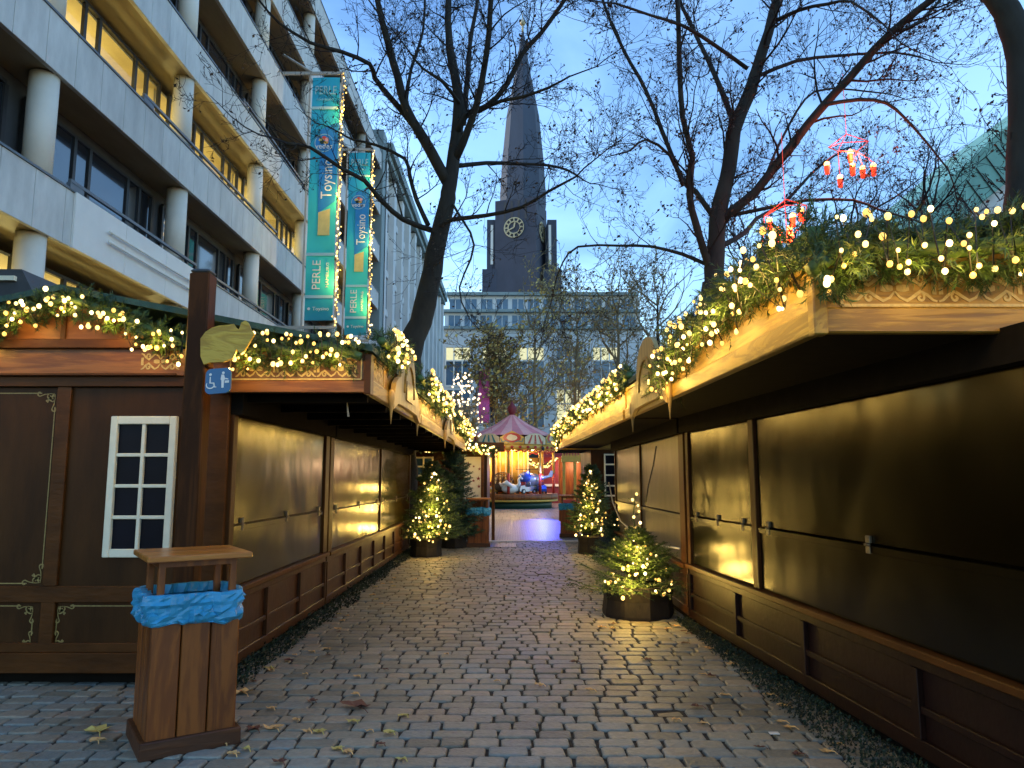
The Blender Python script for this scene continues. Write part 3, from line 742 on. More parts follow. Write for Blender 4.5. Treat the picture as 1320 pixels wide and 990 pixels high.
# lattice window
wx0, wx1 = gx(148,640).x-.075, gx(232,640).x+.03; wz0, wz1 = gx(0,718).z, gx(0,537).z
wx0 = gx(141,630).x; wx1 = gx(226,630).x
mb = MB(); b_ = .055
mb.bevbox(wx0,wx0+b_,GY-.05,GY-.001,wz0,wz1,.005); mb.bevbox(wx1-b_,wx1,GY-.05,GY-.001,wz0,wz1,.005)
mb.bevbox(wx0+b_,wx1-b_,GY-.048,GY-.001,wz1-b_-.01,wz1,.005); mb.bevbox(wx0+b_,wx1-b_,GY-.048,GY-.001,wz0,wz0+b_+.01,.005)
xm = (wx0+wx1)/2; mb.bevbox(xm-.014,xm+.014,GY-.042,GY-.001,wz0+b_,wz1-b_,.004)
for i in range(1,4):
    z = wz0+b_+.01+(wz1-wz0-2*b_-.02)*i/4; mb.bevbox(wx0+b_,wx1-b_,GY-.038,GY-.001,z-.014,z+.014,.004)
wn = mb.build('window', M['whitewin'], L1)
mb = MB(); mb.box(wx0+.03,wx1-.03,GY-.014,GY-.001,wz0+.03,wz1-.03); mb.build('pane', M['darkpane'], wn)

# --- stall L2 behind it
L2 = thing('market_stall','longer brown stall beyond the gabled one on the left, three wide shutters','stall',(-3.5,9.4,0),'wooden market stalls lining the alley')
stall_front(L2, frL, 3.26, 10.6, [(3.44,6.86),(6.92,10.45)], (M['shutter'],M['skirt']), 1.13, zF=2.30, arch=(7.3,1.9), ledge=.69, hinge=1.21, fascia_to=12.4)
mb = MB(); mb.box(-4.9,-2.31,9.3,16.6,.06,2.3); mb.build('body_wall', M['gable'], L2)
roof_prism(L2, -6.1,-1.12,9.22,18.4,2.62,3.1,-3.6)

# --- stall R1: near right
R1 = thing('market_stall','large near stall on the right with dark shutters under a deep garlanded roof','stall',(2.4,3.4,0),'wooden market stalls lining the alley')
frR, TR, OR = frame_fn((2.35,3.4,0),(2.0,8.4,0),(-1,0,0))
frR2, _, _ = frame_fn((2.0,8.5,0),(1.98,14.5,0),(-1,0,0))
def fasR(Y): return 1.43-.023*(Y-3.4)
def ffR(s,q,z):
    w = Vector(frR(s,0,z)); return (w.x+(fasR(w.y)-w.x)*q, w.y, z)
def ffR2(s,q,z):
    w = Vector(frR2(s,0,z)); return (w.x+(fasR(w.y)-w.x)*q, w.y, z)
SR = 5.02
stall_front(R1, frR, -.45, SR, [(-.42,3.05),(3.17,4.92)], (M['shutter_shaded'],M['skirt_red']), .86, zF=2.29, arch=(3.6,1.7), ledge=.65, hinge=1.19, skirt_step=1.3, ff=ffR, fascia_from=0.0, ornament=False)
# corner in front, far side bounded by arched board
def rp(s,o,z): return Vector(frR(s,o,z))
mb = MB(); c = Vector((fasR(3.4),3.4,0))
fx = lambda u,v,d:(u, 3.40-d, v)
mb.bevbox(c.x-.0,3.9,3.37,3.40,2.39,2.68,.005); mb.build('side_fascia', M['fascia_x'], R1)
mb = MB(); mb.bevbox(c.x-.03,3.9,3.345,3.398,2.268,2.39,.008); mb.build('lower_plank', M['fascia_x'], R1)
mb = MB(); band_ornament(mb, c.x+.16, 3.2, 2.41, 2.56, lambda u,v,d:(u,3.37-d,v), .0005, .016)
for u0,v0,u1,v1 in ((c.x+.11,2.402,3.8,2.402),(c.x+.11,2.402,c.x+.11,2.64)): mb.ribbon([(u0,v0),(u1,v1)], .014, .0005, lambda u,v,d:(u,3.37-d,v), .008)
mb.build('gold_ornament', M['gold'], R1)
mb = MB(); mb.bevbox(c.x-.035,c.x+.03,3.335,3.41,2.26,2.66,.006); mb.build('corner_post', M['fascia'], R1)
mb = MB(); mb.box(2.46,5.2,3.5,8.4,.06,2.3); mb.build('body_wall', M['gable'], R1)
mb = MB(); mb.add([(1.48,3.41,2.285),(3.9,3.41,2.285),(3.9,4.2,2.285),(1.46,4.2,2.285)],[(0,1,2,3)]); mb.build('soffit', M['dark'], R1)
mb = MB(); z_e=2.64
mb.pts8([(1.40,3.34,z_e),(3.8,3.34,3.05),(3.5,8.6,3.05),(1.28,8.6,z_e),(1.40,3.34,z_e+.05),(3.8,3.34,3.10),(3.5,8.6,3.10),(1.28,8.6,z_e+.05)])
mb.pts8([(3.8,3.34,3.05),(6.0,3.34,z_e),(5.8,8.6,z_e),(3.5,8.6,3.05),(3.8,3.34,3.10),(6.0,3.34,z_e+.05),(5.8,8.6,z_e+.05),(3.5,8.6,3.10)])
mb.build('roof', M['felt'], R1)

# --- stall R2
R2 = thing('market_stall','middle right stall with dimly lit greyish shutters behind the low lit fir','stall',(2.2,8.7,0),'wooden market stalls lining the alley')
stall_front(R2, frR2, 0, 5.6, [(.25,2.85),(2.91,5.5)], (M['shutter_grey'],M['skirt']), .66, zF=2.29, arch=None, ledge=.63, hinge=1.19, hinges=False, fascia_to=8.55, ff=ffR2, ornament=False)
mb = MB(); mb.box(2.06,4.6,8.6,14.1,.06,2.3); mb.build('body_wall', M['gable'], R2)
mb = MB()
mb.pts8([(1.27,8.62,2.64),(3.5,8.62,3.05),(3.0,17.1,3.05),(1.07,17.1,2.64),(1.27,8.62,2.69),(3.5,8.62,3.10),(3.0,17.1,3.10),(1.07,17.1,2.69)]); mb.build('roof', M['felt'], R2)

# --- stall R3: gable piece with narrow white window at the far right end
R3 = thing('market_stall','narrow brown stall end with slim white window right of the far bin','stall',(2.3,17.3,0),'wooden market stalls lining the alley')
Y3 = 17.3
x0 = P(762,610,Y3).x; mb = MB(); mb.box(x0,4.2,Y3,Y3+2.6,.05,2.3); mb.build('body_wall', M['gable'], R3)
mb = MB(); mb.bevbox(x0-.7,4.2,Y3-.05,Y3,2.3,2.62,.005); mb.bevbox(x0-.72,4.2,Y3-.07,Y3-.05,2.27,2.36,.005); mb.build('fascia_board', M['fascia_x'], R3)
mb = MB(); mb.box(x0-.7,x0,Y3+.02,Y3+2.6,2.28,2.32); mb.box(x0-.7,x0-.66,Y3,Y3+2.6,2.32,2.6); mb.build('soffit', M['dark'], R3)
a = P(779,640,Y3); b2 = P(795,585,Y3); wx0, wx1, wz0, wz1 = a.x, b2.x, a.z, b2.z
mb = MB(); 
mb.bevbox(wx0,wx0+.035,Y3-.05,Y3-.001,wz0,wz1,.004); mb.bevbox(wx1-.035,wx1,Y3-.05,Y3-.001,wz0,wz1,.004)
for i in range(5):
    z = wz0+(wz1-wz0)*i/4; z = min(max(z,wz0+.02),wz1-.02); mb.bevbox(wx0+.035,wx1-.035,Y3-.045,Y3-.001,z-.018,z+.018,.003)
wn = mb.build('window', M['whitewin'], R3)
mb = MB(); mb.box(wx0+.02,wx1-.02,Y3-.014,Y3-.001,wz0+.02,wz1-.02); mb.build('pane', M['darkpane'], wn)
roof_prism(R3, x0-.75,4.9,Y3-.1,Y3+2.6,2.63,3.05,2.7)

# --- hut closing the left row
HY = 20.0
H1 = thing('market_stall','brown hut across the end of the left row, white poster with red stars on it','stall',(-2.6,HY,0),'wooden market stalls lining the alley')
xa, xb = P(515,600,HY).x, P(600,600,HY).x
mb = MB(); mb.box(xa,P(628,600,HY).x,HY,HY+2.4,.05,2.32); mb.bevbox(xa,xb,HY-.03,HY,1.0,1.08,.005); mb.bevbox(P(570,600,HY).x,P(575,600,HY).x,HY-.03,HY,1.08,2.3,.005); mb.build('body_wall', M['gable'], H1)
mb = MB(); mb.bevbox(xa,P(650,580,HY).x,HY-.5,HY-.46,2.30,2.55,.005); mb.build('fascia_board', M['rail'], H1)
mb = MB(); mb.box(xa,P(650,580,HY).x,HY-.46,HY,2.32,2.36); mb.build('soffit', M['dark'], H1)
roof_prism(H1, xa-.2,P(640,580,HY).x,HY-.45,HY+2.5,2.50,2.56,-2.0)
a = P(534,613,HY); b2 = P(558,590,HY); mb = MB(); X0,X1,Z0,Z1 = a.x,b2.x,a.z,b2.z
for k in range(3):
    x = X0+(X1-X0)*k/2; z = Z0+(Z1-Z0)*k/2
    mb.bevbox(x-.022,x+.022,HY-.05,HY-.001,Z0-.03,Z1+.03,.003)
    mb.bevbox(X0,X1,HY-.046,HY-.001,z-.022,z+.022,.003)
wn = mb.build('window', M['whitewin'], H1); mb = MB(); mb.box(X0,X1,HY-.014,HY-.001,Z0,Z1); mb.build('pane', M['skypane'], wn)
a = P(598,645,HY-.05); b2 = P(623,589,HY-.05)
pst = MB(); pst.box(a.x,b2.x,HY-.07,HY-.05,a.z,b2.z); po = pst.build('poster', M['white'], H1)
mb = MB()
for (u,v,s) in ((.22,.82,.09),(.5,.78,.04),(.8,.72,.05),(.75,.5,.07),(.5,.45,.05),(.2,.4,.05),(.78,.32,.06),(.35,.25,.05)):
    cx = a.x+(b2.x-a.x)*u; cz = a.z+(b2.z-a.z)*v
    mb.prism([(cx+s*(1 if i%2==0 else .35)*math.sin(i*.628), cz+s*(1 if i%2==0 else .35)*math.cos(i*.628)) for i in range(10)], .0705, .073, lambda u_,v_,d:(u_,HY-d,v_))
mb.build('red_star', M['maroon'], po)
mb = MB()
for px in (622,636): 
    q = P(px,600,HY-.4); mb.bevbox(q.x-.04,q.x+.04,HY-.45,HY-.37,0,2.3,.006)
mb.build('corner_post', M['rail'], H1)

# --- grey roofed hut at far left behind L1
H2 = thing('market_hut','dark hut with a grey sheet roof rising behind the left stall','hut',(-8,9.5,0))
mb = MB(); mb.box(-11,-6.2,9.4,11.8,0,2.9); mb.build('body_wall', M['gable'], H2)
a = P(28,347,9.2); b2 = P(48,388,9.2)
mb = MB(); mb.prism([(-11,a.z+.05),(a.x,a.z),(b2.x,b2.z),(b2.x-.1,2.8),(-11,2.8)], -.0, 2.8, lambda u,v,d:(u,9.2+d,v)); mb.build('roof', M['greyroof'], H2)
mb = MB(); mb.box(-11,a.x-.05,9.14,9.2,a.z-.16,a.z-.10); mb.build('roof_edge', M['whitewin'], H2)

# ============================================================ SIGN POST
SY = 5.6
q0 = P(243,700,SY); q1 = P(268,700,SY)
xs = P(249,600,SY).x; zt = P(256,354,SY).z
sp = thing('sign_post','tall square brown post carrying a carved wooden board and a blue toilet sign','sign post',(xs,SY,0))
mb = MB(); mb.bevbox(xs-.078,xs+.078,SY-.075,SY+.075,0,zt,.01); mb.build('post', M['post'], sp)
mb = MB(); mb.bevbox(xs-.075,xs+.075,SY-.072,SY+.072,zt,zt+.03,.012); mb.build('post_cap', M['greyroof'], sp)
mb = MB(); mb.bevbox(xs+.079,xs+.105,SY-.07,SY+.03,P(0,475,SY).z,P(0,432,SY).z,.006); mb.build('bracket', M['post'], sp)
outl = [(258,460),(258,437),(264,428),(272,422),(281,419),(290,418),(299,416),(302,421),(305,423),(308,414),(313,411),(317,414),(320,422),(324,427),(322,432),(317,441),(311,452),(307,455),(302,449),(300,455),(297,461),(285,466),(270,467),(262,470)]
pv = Vector((xs+.1,SY-.075,0)); an = R(-14)
def rotz(p, pv, an):
    d = p-pv; return Vector((pv.x+d.x*math.cos(an)-d.y*math.sin(an), pv.y+d.x*math.sin(an)+d.y*math.cos(an), p.z))
pl = []
for a,b_ in outl:
    q = P(a,b_,SY-.1); pl.append((q.x,q.z))
fs_ = lambda u,v,d: tuple(rotz(Vector((u,SY-.1+d,v)), pv, R(12)))
mb = MB(); mb.prism(pl, 0, .05, fs_); so = mb.build('carved_board', M['signwood'], sp)
# blue sign
a = P(264,509,SY-.12); b2 = P(298,473,SY-.12); cx, cz = (a.x+b2.x)/2, (a.z+b2.z)/2; hw, hh = (b2.x-a.x)/2*.95, (b2.z-a.z)/2*.9
def rrect(hw,hh,r,n=5):
    o = []
    for sx,sz,a0 in ((1,1,0),(-1,1,90),(-1,-1,180),(1,-1,270)):
        for i in range(n+1):
            t = R(a0+90*i/n); o.append((sx*(hw-r)+r*math.cos(t), sz*(hh-r)+r*math.sin(t)))
    return o
pv2 = Vector((cx,SY-.12,cz))
fb = lambda u,v,d: tuple(rotz(Vector((cx+u,SY-.12-d,cz+v+u*.12)), pv2, R(14)))
mb = MB(); mb.prism(rrect(hw,hh,.04), -.06, 0, fb); bs = mb.build('toilet_sign', M['signblue'], sp)
mb = MB()
mb.ribbon([(-.052+.028*math.cos(t), -.025+.028*math.sin(t)) for t in [R(150+k*22) for k in range(12)]], .009, .0005, fb)
mb.ribbon([(-.055,.035),(-.055,-.012),(-.03,-.014),(-.022,-.045),(-.010,-.045)], .012, .0005, fb)
mb.prism([(-.055+.010*math.cos(k*.7), .052+.010*math.sin(k*.7)) for k in range(9)], .0005,.003, fb)
mb.prism([(.035+.010*math.cos(k*.7), .058+.010*math.sin(k*.7)) for k in range(9)], .0005,.003, fb)
mb.prism([(.022,.045),(.040,.045),(.050,.012),(.042,-.005),(.042,-.055),(.026,-.055),(.024,.0),(.018,.01)], .0005,.003, fb)
mb.prism([(.048,-.002),(.078,-.002),(.078,-.020),(.048,-.020)], .0005,.003, fb)
mb.prism([(.052,.018),(.072,.012),(.072,.004),(.050,.008)], .0005,.003, fb)
mb.build('pictogram', M['white'], bs)

# ============================================================ WASTE BINS
def make_bin(label):
    b = thing('waste_bin', label, 'waste bin', (0,0,0), 'wooden waste bins with blue bags')
    h = .25
    mb = MB(); mb.bevbox(-h-.03,h+.03,-h-.03,h+.03,.0,.10,.006); mb.build('plinth', M['bin_dark'], b)
    for k in range(4):
        a = R(90*k); mb = MB()
        fr = lambda x,y,z: (x*math.cos(a)-y*math.sin(a), x*math.sin(a)+y*math.cos(a), z)
        w = 2*h/3
        for i in range(3):
            mb.bevbox(-h+w*i+.0035,-h+w*(i+1)-.0035,-h-.0,-h+.028,.085,.80,.005,fr)
        mb.build('plank_side', M['bin'], b)
    mb = MB(); mb.box(-h+.03,h-.03,-h+.03,h-.03,.05,.78); mb.build('liner', M['dark'], b)
    # crumpled bag collar
    mb = MB(); n = 64; prof = [(.265,.735),(.272,.745),(.281,.76),(.283,.78),(.281,.80),(.279,.82),(.280,.84),(.283,.86),(.282,.88),(.278,.90),(.266,.915),(.238,.915),(.225,.86)]
    rr = random.Random(5); vs = []
    for ri,(r,z) in enumerate(prof):
        for j in range(n):
            t = 2*math.pi*j/n; cx_, sx_ = math.cos(t), math.sin(t); m = (abs(cx_)**7+abs(sx_)**7)**(1/7.)
            q = r/m; wv = (abs(noise.noise(Vector((cx_*6,sx_*6,z*7+cx_*3))))-.18)*.06+(abs(noise.noise(Vector((cx_*13+z*12,sx_*13,z*26+4))))-.15)*.050
            zz = z+noise.noise(Vector((cx_*3+2,sx_*3,1)))*.03*(1 if ri<4 else .35)+(.010*noise.noise(Vector((cx_*13,sx_*13,7))) if ri<3 else 0)
            lip = (q+max(-.012,wv))/q
            vs.append((cx_*q*lip, sx_*q*lip, zz))
    fs = []
    for i in range(len(prof)-1):
        for j in range(n): fs.append((i*n+j,i*n+(j+1)%n,(i+1)*n+(j+1)%n,(i+1)*n+j))
    mb.add(vs, fs, False); mb.build('bin_bag', M['bag'], b)
    for sx in (-1,1):
        for sy in (-1,1):
            mb = MB(); mb.bevbox(sx*.205-.02,sx*.205+.02,sy*.205-.02,sy*.205+.02,.75,1.10,.004); mb.build('roof_post', M['bin'], b)
    mb = MB(); mb.bevbox(-.225,.225,-.225,-.20,1.07,1.11,.003); mb.bevbox(-.225,.225,.20,.225,1.07,1.11,.003); mb.bevbox(-.225,-.20,-.20,.20,1.07,1.11,.003); mb.bevbox(.20,.225,-.20,.20,1.07,1.11,.003); mb.build('roof_batten', M['bin'], b)
    mb = MB(); mb.bevbox(-.30,.30,-.30,-.005,1.11,1.145,.006); mb.bevbox(-.30,.30,.005,.30,1.11,1.145,.006); mb.build('roof_board', M['bin_top'], b)
    return b
b1 = make_bin('largest orange-brown plank bin with blue bag, in front of the lattice window')
specs = [((-2.04,4.80,0),34,None),
 ((P(616,700,17.8).x,17.9,0),4,'orange-brown plank bin with blue bag beside the tall lit fir'),
 ((P(735,690,20.8).x,20.9,0),-6,'dark plank bin with blue bag left of the white-windowed stall end'),
 ((P(619,655,25.5).x,25.6,0),10,'small distant bin with blue bag directly behind the middle one')]
for i,(loc,rz,lb) in enumerate(specs):
    o = b1 if i == 0 else copy_tree(b1)
    o.location = loc; o.rotation_euler.z = R(rz)
    if lb: o['label'] = lb

# ============================================================ GARLANDS
out = Vector((0,-1,0))
ga = lambda px,py,dY=-.17: tuple(P(px,py,GY+dY))
garland('fir_garland','lit fir garland rising to a peak on the gable of the left stall',[ga(-60,440),ga(5,412),ga(50,395),ga(92,386),ga(135,400),ga(190,424),ga(243,445)], .120, 280, 88, .0145, M['bulb'], W=.55, every=.35, drop=.10)
garland('fir_garland','bushy lit garland above the gold ornament right of the signpost',[ga(300,460),ga(340,448),ga(390,455),ga(420,445),ga(465,460)], .135, 280, 56, .0145, M['bulb'], W=.5, every=.35)
sx = -1.08
garland('fir_garland','lit garland along the left eave from the corner to the first arch',[(sx,6.0,2.73),(sx,6.7,2.76),(sx,7.0,2.74)], .13, 240, 36, .016, M['bulb'], Vector((1,-.6,0)), W=.7, every=.4)
garland('fir_garland','lit garland along the left eave between both arched boards',[(sx,8.6,2.78),(sx,10,2.74),(sx,12.1,2.72)], .14, 130, 80, .019, M['bulb_far'], Vector((1,-.5,0)), nl=.06, W=1.1, every=.6, w=.005)
garland('fir_garland','farthest lit garland on the left eave beyond the second arch',[(sx,13.8,2.70),(sx,16,2.72),(sx,18.3,2.70)], .15, 90, 95, .021, M['bulb_far'], Vector((1,-.5,0)), nl=.07, W=1.3, every=.8, w=.007)
gr = lambda px,py,Y=3.25: tuple(P(px,py,Y))
garland('fir_garland','thick lit garland over the near right stall, facing the camera',[gr(1045,350),gr(1080,320),gr(1150,318),gr(1230,322),gr(1320,312),gr(1420,306)], .150, 430, 62, .0135, M['bulb'], W=.4, every=.25, w=.003, nn=22)
def fe(Y,z,o=.02): return Vector((fasR(Y)-o,Y,z))
garland('fir_garland','lit garland running back along the near right eave to a hanging tassel',[fe(3.3,2.72),fe(4.2,2.72),fe(5.1,2.68),fe(5.7,2.63),fe(6.1,2.55),fe(6.3,2.45)], .175, 330, 98, .0140, M['bulb'], Vector((-1,-.5,0)), W=.5, every=.3, w=.0035, drop=.12)
garland('fir_garland','lit garland on the middle right eave past the arched board',[fe(8.1,2.74),fe(10,2.72),fe(12.4,2.72)], .14, 130, 80, .019, M['bulb_far'], Vector((-1,-.5,0)), nl=.06, W=1.1, every=.6, w=.005)
garland('fir_garland','farthest lit garland on the right eave near the carousel',[fe(12.7,2.72),fe(15,2.72),fe(17.2,2.70),tuple(P(722,574,18.5))], .15, 90, 95, .021, M['bulb_far'], Vector((-1,-.5,0)), nl=.07, W=1.3, every=.9, w=.007)
garland('fir_garland','lit garland across the hut that ends the left row',[P(540,576,HY-.6),P(580,574,HY-.6),P(612,577,HY-.6),P(640,582,HY-.6)], .12, 110, 60, .028, M['bulb_far'], nl=.07, W=1.2, every=.8, w=.008)

# ============================================================ FIR TREES AND POTS
def logpot(label, c, r, h, mat='log', name='planter'):
    mb = MB(); c = Vector(c); n = 9; vs = []; prof = [(1.0,0),(1.02,.1*h),(.98,.55*h),(1.03,.9*h),(.97,h),(.86,h),(.84,h*.86)]
    for k,z in prof:
        for j in range(n):
            t = 2*math.pi*j/n; q = r*k*(1+.05*noise.noise(Vector((math.cos(t)*2.5,math.sin(t)*2.5,z*2)))); vs.append((c.x+q*math.cos(t), c.y+q*math.sin(t), z))
    fs = []
    for i in range(len(prof)-1):
        for j in range(n): fs.append((i*n+j,i*n+(j+1)%n,(i+1)*n+(j+1)%n,(i+1)*n+j))
    fs.append(tuple((len(prof)-1)*n+j for j in range(n))); mb.add(vs, fs, False)
    return top(mb, name, M[mat], label, 'planter', 'dark planters holding the lit firs')
pc = GX(829,800); pc.y += .35
logpot('widest dark log planter under the low sprawling fir at right', pc, .42, .36)
firtree('fir_tree','low sprawling lit fir with a thin bare leader, near right planter',(pc.x,pc.y,.2), .78, .72, 150, 56, .016, M['bulb'], z0=.10, pw=1.1, nsub=8, nn=16, nl=.034, w=.0032, ragged=.35, W=2.0, nlamp=3, lampdir=Vector((-.3,-1,0)))
pc2 = Vector((P(766,705,16.2).x,16.2,0))
logpot('dark planter of the lit fir standing against the middle right stall', pc2, .36, .40)
firtree('fir_tree','conical lit fir in front of the grey shutters on the right',(pc2.x-.05,pc2.y,.2), 1.66, .50, 190, 98, .020, M['bulb_far'], z0=.25, nn=13, nl=.05, w=.006, W=1.6, lampdir=Vector((-.4,-1,0)))
pc3 = Vector((P(548,720,15.6).x,15.7,0))
logpot('dark planter of the brightly lit fir at the end of the left shutters', pc3, .33, .38)
firtree('fir_tree','wide brightly lit fir at the end of the left row of shutters',(pc3.x+.12,pc3.y,.2), 1.72, .68, 230, 98, .020, M['bulb_far'], z0=.2, nn=13, nl=.05, w=.006, W=3.4, lampdir=Vector((.1,-1,0)))
pc4 = Vector((P(585,690,17.6).x,17.6,0))
logpot('dark planter of the unlit fir behind the brightly lit one', pc4, .3, .36)
firtree('fir_tree','tall dark unlit fir behind the brightly lit one at left',(pc4.x,pc4.y,.2), 2.35, .62, 230, 0, .026, M['bulb_far'], col='needle_blue', z0=.1, nn=13, nl=.06, w=.007, nlamp=0)
pc5 = Vector((P(795,705,13.9).x,13.9,0))
firtree('fir_tree','short dark fir squeezed between the two right lit firs',(pc5.x,pc5.y,.0), .95, .38, 90, 6, .022, M['bulb_far'], col='needle_blue', z0=.1, nn=12, nl=.05, w=.006, nlamp=0)
# cables near R2
mb = MB(); mb.tube([P(785,622,13.5),P(790,648,13),P(800,672,12),P(822,690,10.5),P(850,703,9.3),P(876,707,8.6)], .012, 6); top(mb,'white_cable',M['cablew'],'white cable sagging across the grey shutters to the near stall','cable')
mb = MB(); mb.tube([P(846,575,8.75),P(842,600,8.75),P(836,625,8.72),P(832,650,8.7)], .008, 5); top(mb,'black_cable',M['cable'],'thin black cable hanging down to the low fir leader','cable')
mb = MB(); mb.tube([P(446,510,6.3),P(448,525,6.3),P(449,537,6.3)], [.004,.006,.010], 6); mb.build('cord_end', M['cablew'], L1)
# extra fairy bulbs up the leader
ld = WL['fir_tree']
low = bpy.data.objects['fir_tree']; mb = MB(); mb.tube([ld+Vector((0,0,.7)), ld+Vector((-.03,0,.95)), ld+Vector((.0,0,1.22))], [.009,.007,.004], 5)
for k in range(9): sprig(mb, ld+Vector((-.01,0,.72+.052*k)), rv()+Vector((0,0,.8)), .09, 10, .03, .003)
mb.build('leader', M['needle'], low)
for k in range(8): bulb(ld+Vector((rnd.uniform(-.05,.05), -.03, 74/100+.068*k)), .017, M['bulb'], low)

# ============================================================ LEFT OFFICE BUILDING
X0 = -9.3; YE = 50.0; FL = 3.4; ZB = 6.46
ob = thing('office_building','long pale office block at left with balcony bands, round columns and lit windows','building',(X0,20,0))
cols = [8.2+6.1*i for i in range(7)]
nb = 6
for k in range(nb):
    z0 = ZB+FL*k
    mb = MB(); y = 2.0
    while y < YE-.01:
        y1 = min(y+.98,YE); mb.bevbox(X0-.10,X0,y+.008,y1-.008,z0-.02,z0+1.16,.006); y = y1
    mb.box(X0-.13,X0-.10,2,YE,z0,z0+1.1)
    mb.box(X0-1.9,X0,YE+.002,YE+.10,z0-.02,z0+1.16)
    mb.build('balcony_band', M['concrete'], ob)
    mb = MB(); mb.box(X0-.16,X0+.03,2,YE+.12,z0+1.162,z0+1.21); mb.build('parapet_cap', M['capmetal'], ob)
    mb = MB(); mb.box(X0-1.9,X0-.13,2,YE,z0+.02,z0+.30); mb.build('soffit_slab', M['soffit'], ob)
mb = MB(); mb.box(-30,X0-6,2,YE,0,ZB+FL*nb); mb.build('body_wall', M['buildwall'], ob)
def win(Y0, Y1, z0, z1, lit):
    """strip window: wide pane, slim pane, wide pane, slim pane ..."""
    xw = X0-.92; fr = MB(); t = .055
    fr.box(xw-.05,xw+.03,Y0,Y1,z0,z0+.08); fr.box(xw-.05,xw+.03,Y0,Y1,z1-.08,z1)
    ys = [Y0]; y = Y0; i = 0
    while y < Y1-.9:
        y += (1.75 if i%2 == 0 else .62); i += 1
        if y < Y1-.2: ys.append(y)
    ys.append(Y1)
    for y in ys: fr.box(xw-.05,xw+.035,y-t,y+t,z0+.08,z1-.08)
    w = fr.build('window', M['frame'], ob)
    mb = MB(); mb.box(xw-.02,xw-.008,Y0,Y1,z0+.05,z1-.05); mb.build('pane', M['glass'] if lit else M['darkglass'], w)
storeys = [(-1, ZB-FL, ZB), ]+[(k, ZB+FL*k, ZB+FL*(k+1)) for k in range(nb)]
for k,zl,zh in storeys:
    lit = (k == 1) or (k == -1)
    yl, yh = (8.2, 44.8) if k == 1 else (8.2, 26.5)
    bw = MB()
    if not lit:
        bw.box(X0-6.0,X0-1.0,2,YE,zl+.3,zh+.0 if k < nb-1 else zh)
    else:
        bw.box(X0-6.0,X0-1.0,yh,YE,zl+.3,zh); bw.box(X0-6.0,X0-1.0,2,yl,zl+.3,zh)
        bw.box(X0-1.0,X0-.96,yl,yh,zl+.3,zl+.55)
    bw.build('inner_wall', M['buildwall'], ob)
    if lit:
        rm = MB(); rm.box(X0-6.0,X0-5.9,yl,yh,zl+.25,zh); rm.box(X0-5.9,X0-1.12,yl,yh,zh-.30,zh-.24); rm.box(X0-5.9,X0-1.12,yl,yh,zl+.30,zl+.34)
        yy = yl
        while yy < yh: rm.box(X0-5.9,X0-1.2,yy-.06,yy+.06,zl+.34,zh-.3); yy += 6.1
        rm.build('room_lining', M['room'], ob)
        yy = yl+1.2; lb = MB()
        while yy < yh-1: 
            for xx in (X0-2.2,X0-4.0): lb.box(xx-.15,xx+.15,yy,yy+1.3,zh-.325,zh-.302)
            yy += 2.03
        lb.build('ceiling_lamp', M['ceillamp'], ob)
        yy = yl+3.05
        while yy < yh:
            lamp((X0-3.2,yy,zl+1.7), 27, .3, (1,.85,.32), 'office_light'); yy += 6.1
    yy = 8.2-6.1
    while yy < YE-2:
        a, b = yy+.32, min(yy+5.78, YE-.3)
        win(max(a,2.2), b, zl+.55, zh-.28, lit and (yl-.1 < yy < yh-3))
        yy += 6.1
    # jambs
for k,zl,zh in storeys[:]:
    for y in cols+[cols[-1]+0]:
        if k == nb-1: continue
        mb = MB(); mb.lathe((X0-.36,y,0), [(.28,(zl+1.0 if k >= 0 else 0)),(.28,zh-.005)], 24); 
        if y < 46: mb.build('column', M['column'], ob)
mb = MB(); mb.box(-28,X0-1.85,2,YE,ZB+FL*nb,ZB+FL*nb+.4); mb.build('roof', M['greyroof'], ob)
# white sign panel with three slim rails on the lowest band
a = P(80,300,1).x; Ya, Yb = 15.0, 21.2
mb = MB(); 
for i in range(3):
    y0_ = Ya+(Yb-Ya)*i/3; mb.bevbox(X0+.002,X0+.06,y0_+.006,y0_+(Yb-Ya)/3-.006,ZB-.04,ZB+1.18,.005)
pn = mb.build('sign_panel', M['panelwhite'], ob)
mb = MB()
for z in (.48,.72): mb.tube([(X0+.14,Ya+1.2,ZB+z),(X0+.14,Yb-.5,ZB+z)], .028, 8); 
for y in (Ya+1.4,Ya+3.2,Yb-.8):
    for z in (.48,.72): mb.bar((X0+.06,y,ZB+z),(X0+.14,y,ZB+z),.015)
mb.build('letter_rail', M['white'], pn)
for (Ya,Yb,k) in ((14.8,21,0),(17.5,28,1),(22,33,0),(24,36,2)):
    mb = MB(); z = ZB+FL*k+1.32; mb.box(X0-.02,X0+.05,Ya,Yb,z,z+.07); mb.box(X0-.05,X0+.04,Ya,Ya+.5,z-.14,z); mb.build('railing', M['capmetal'], ob)

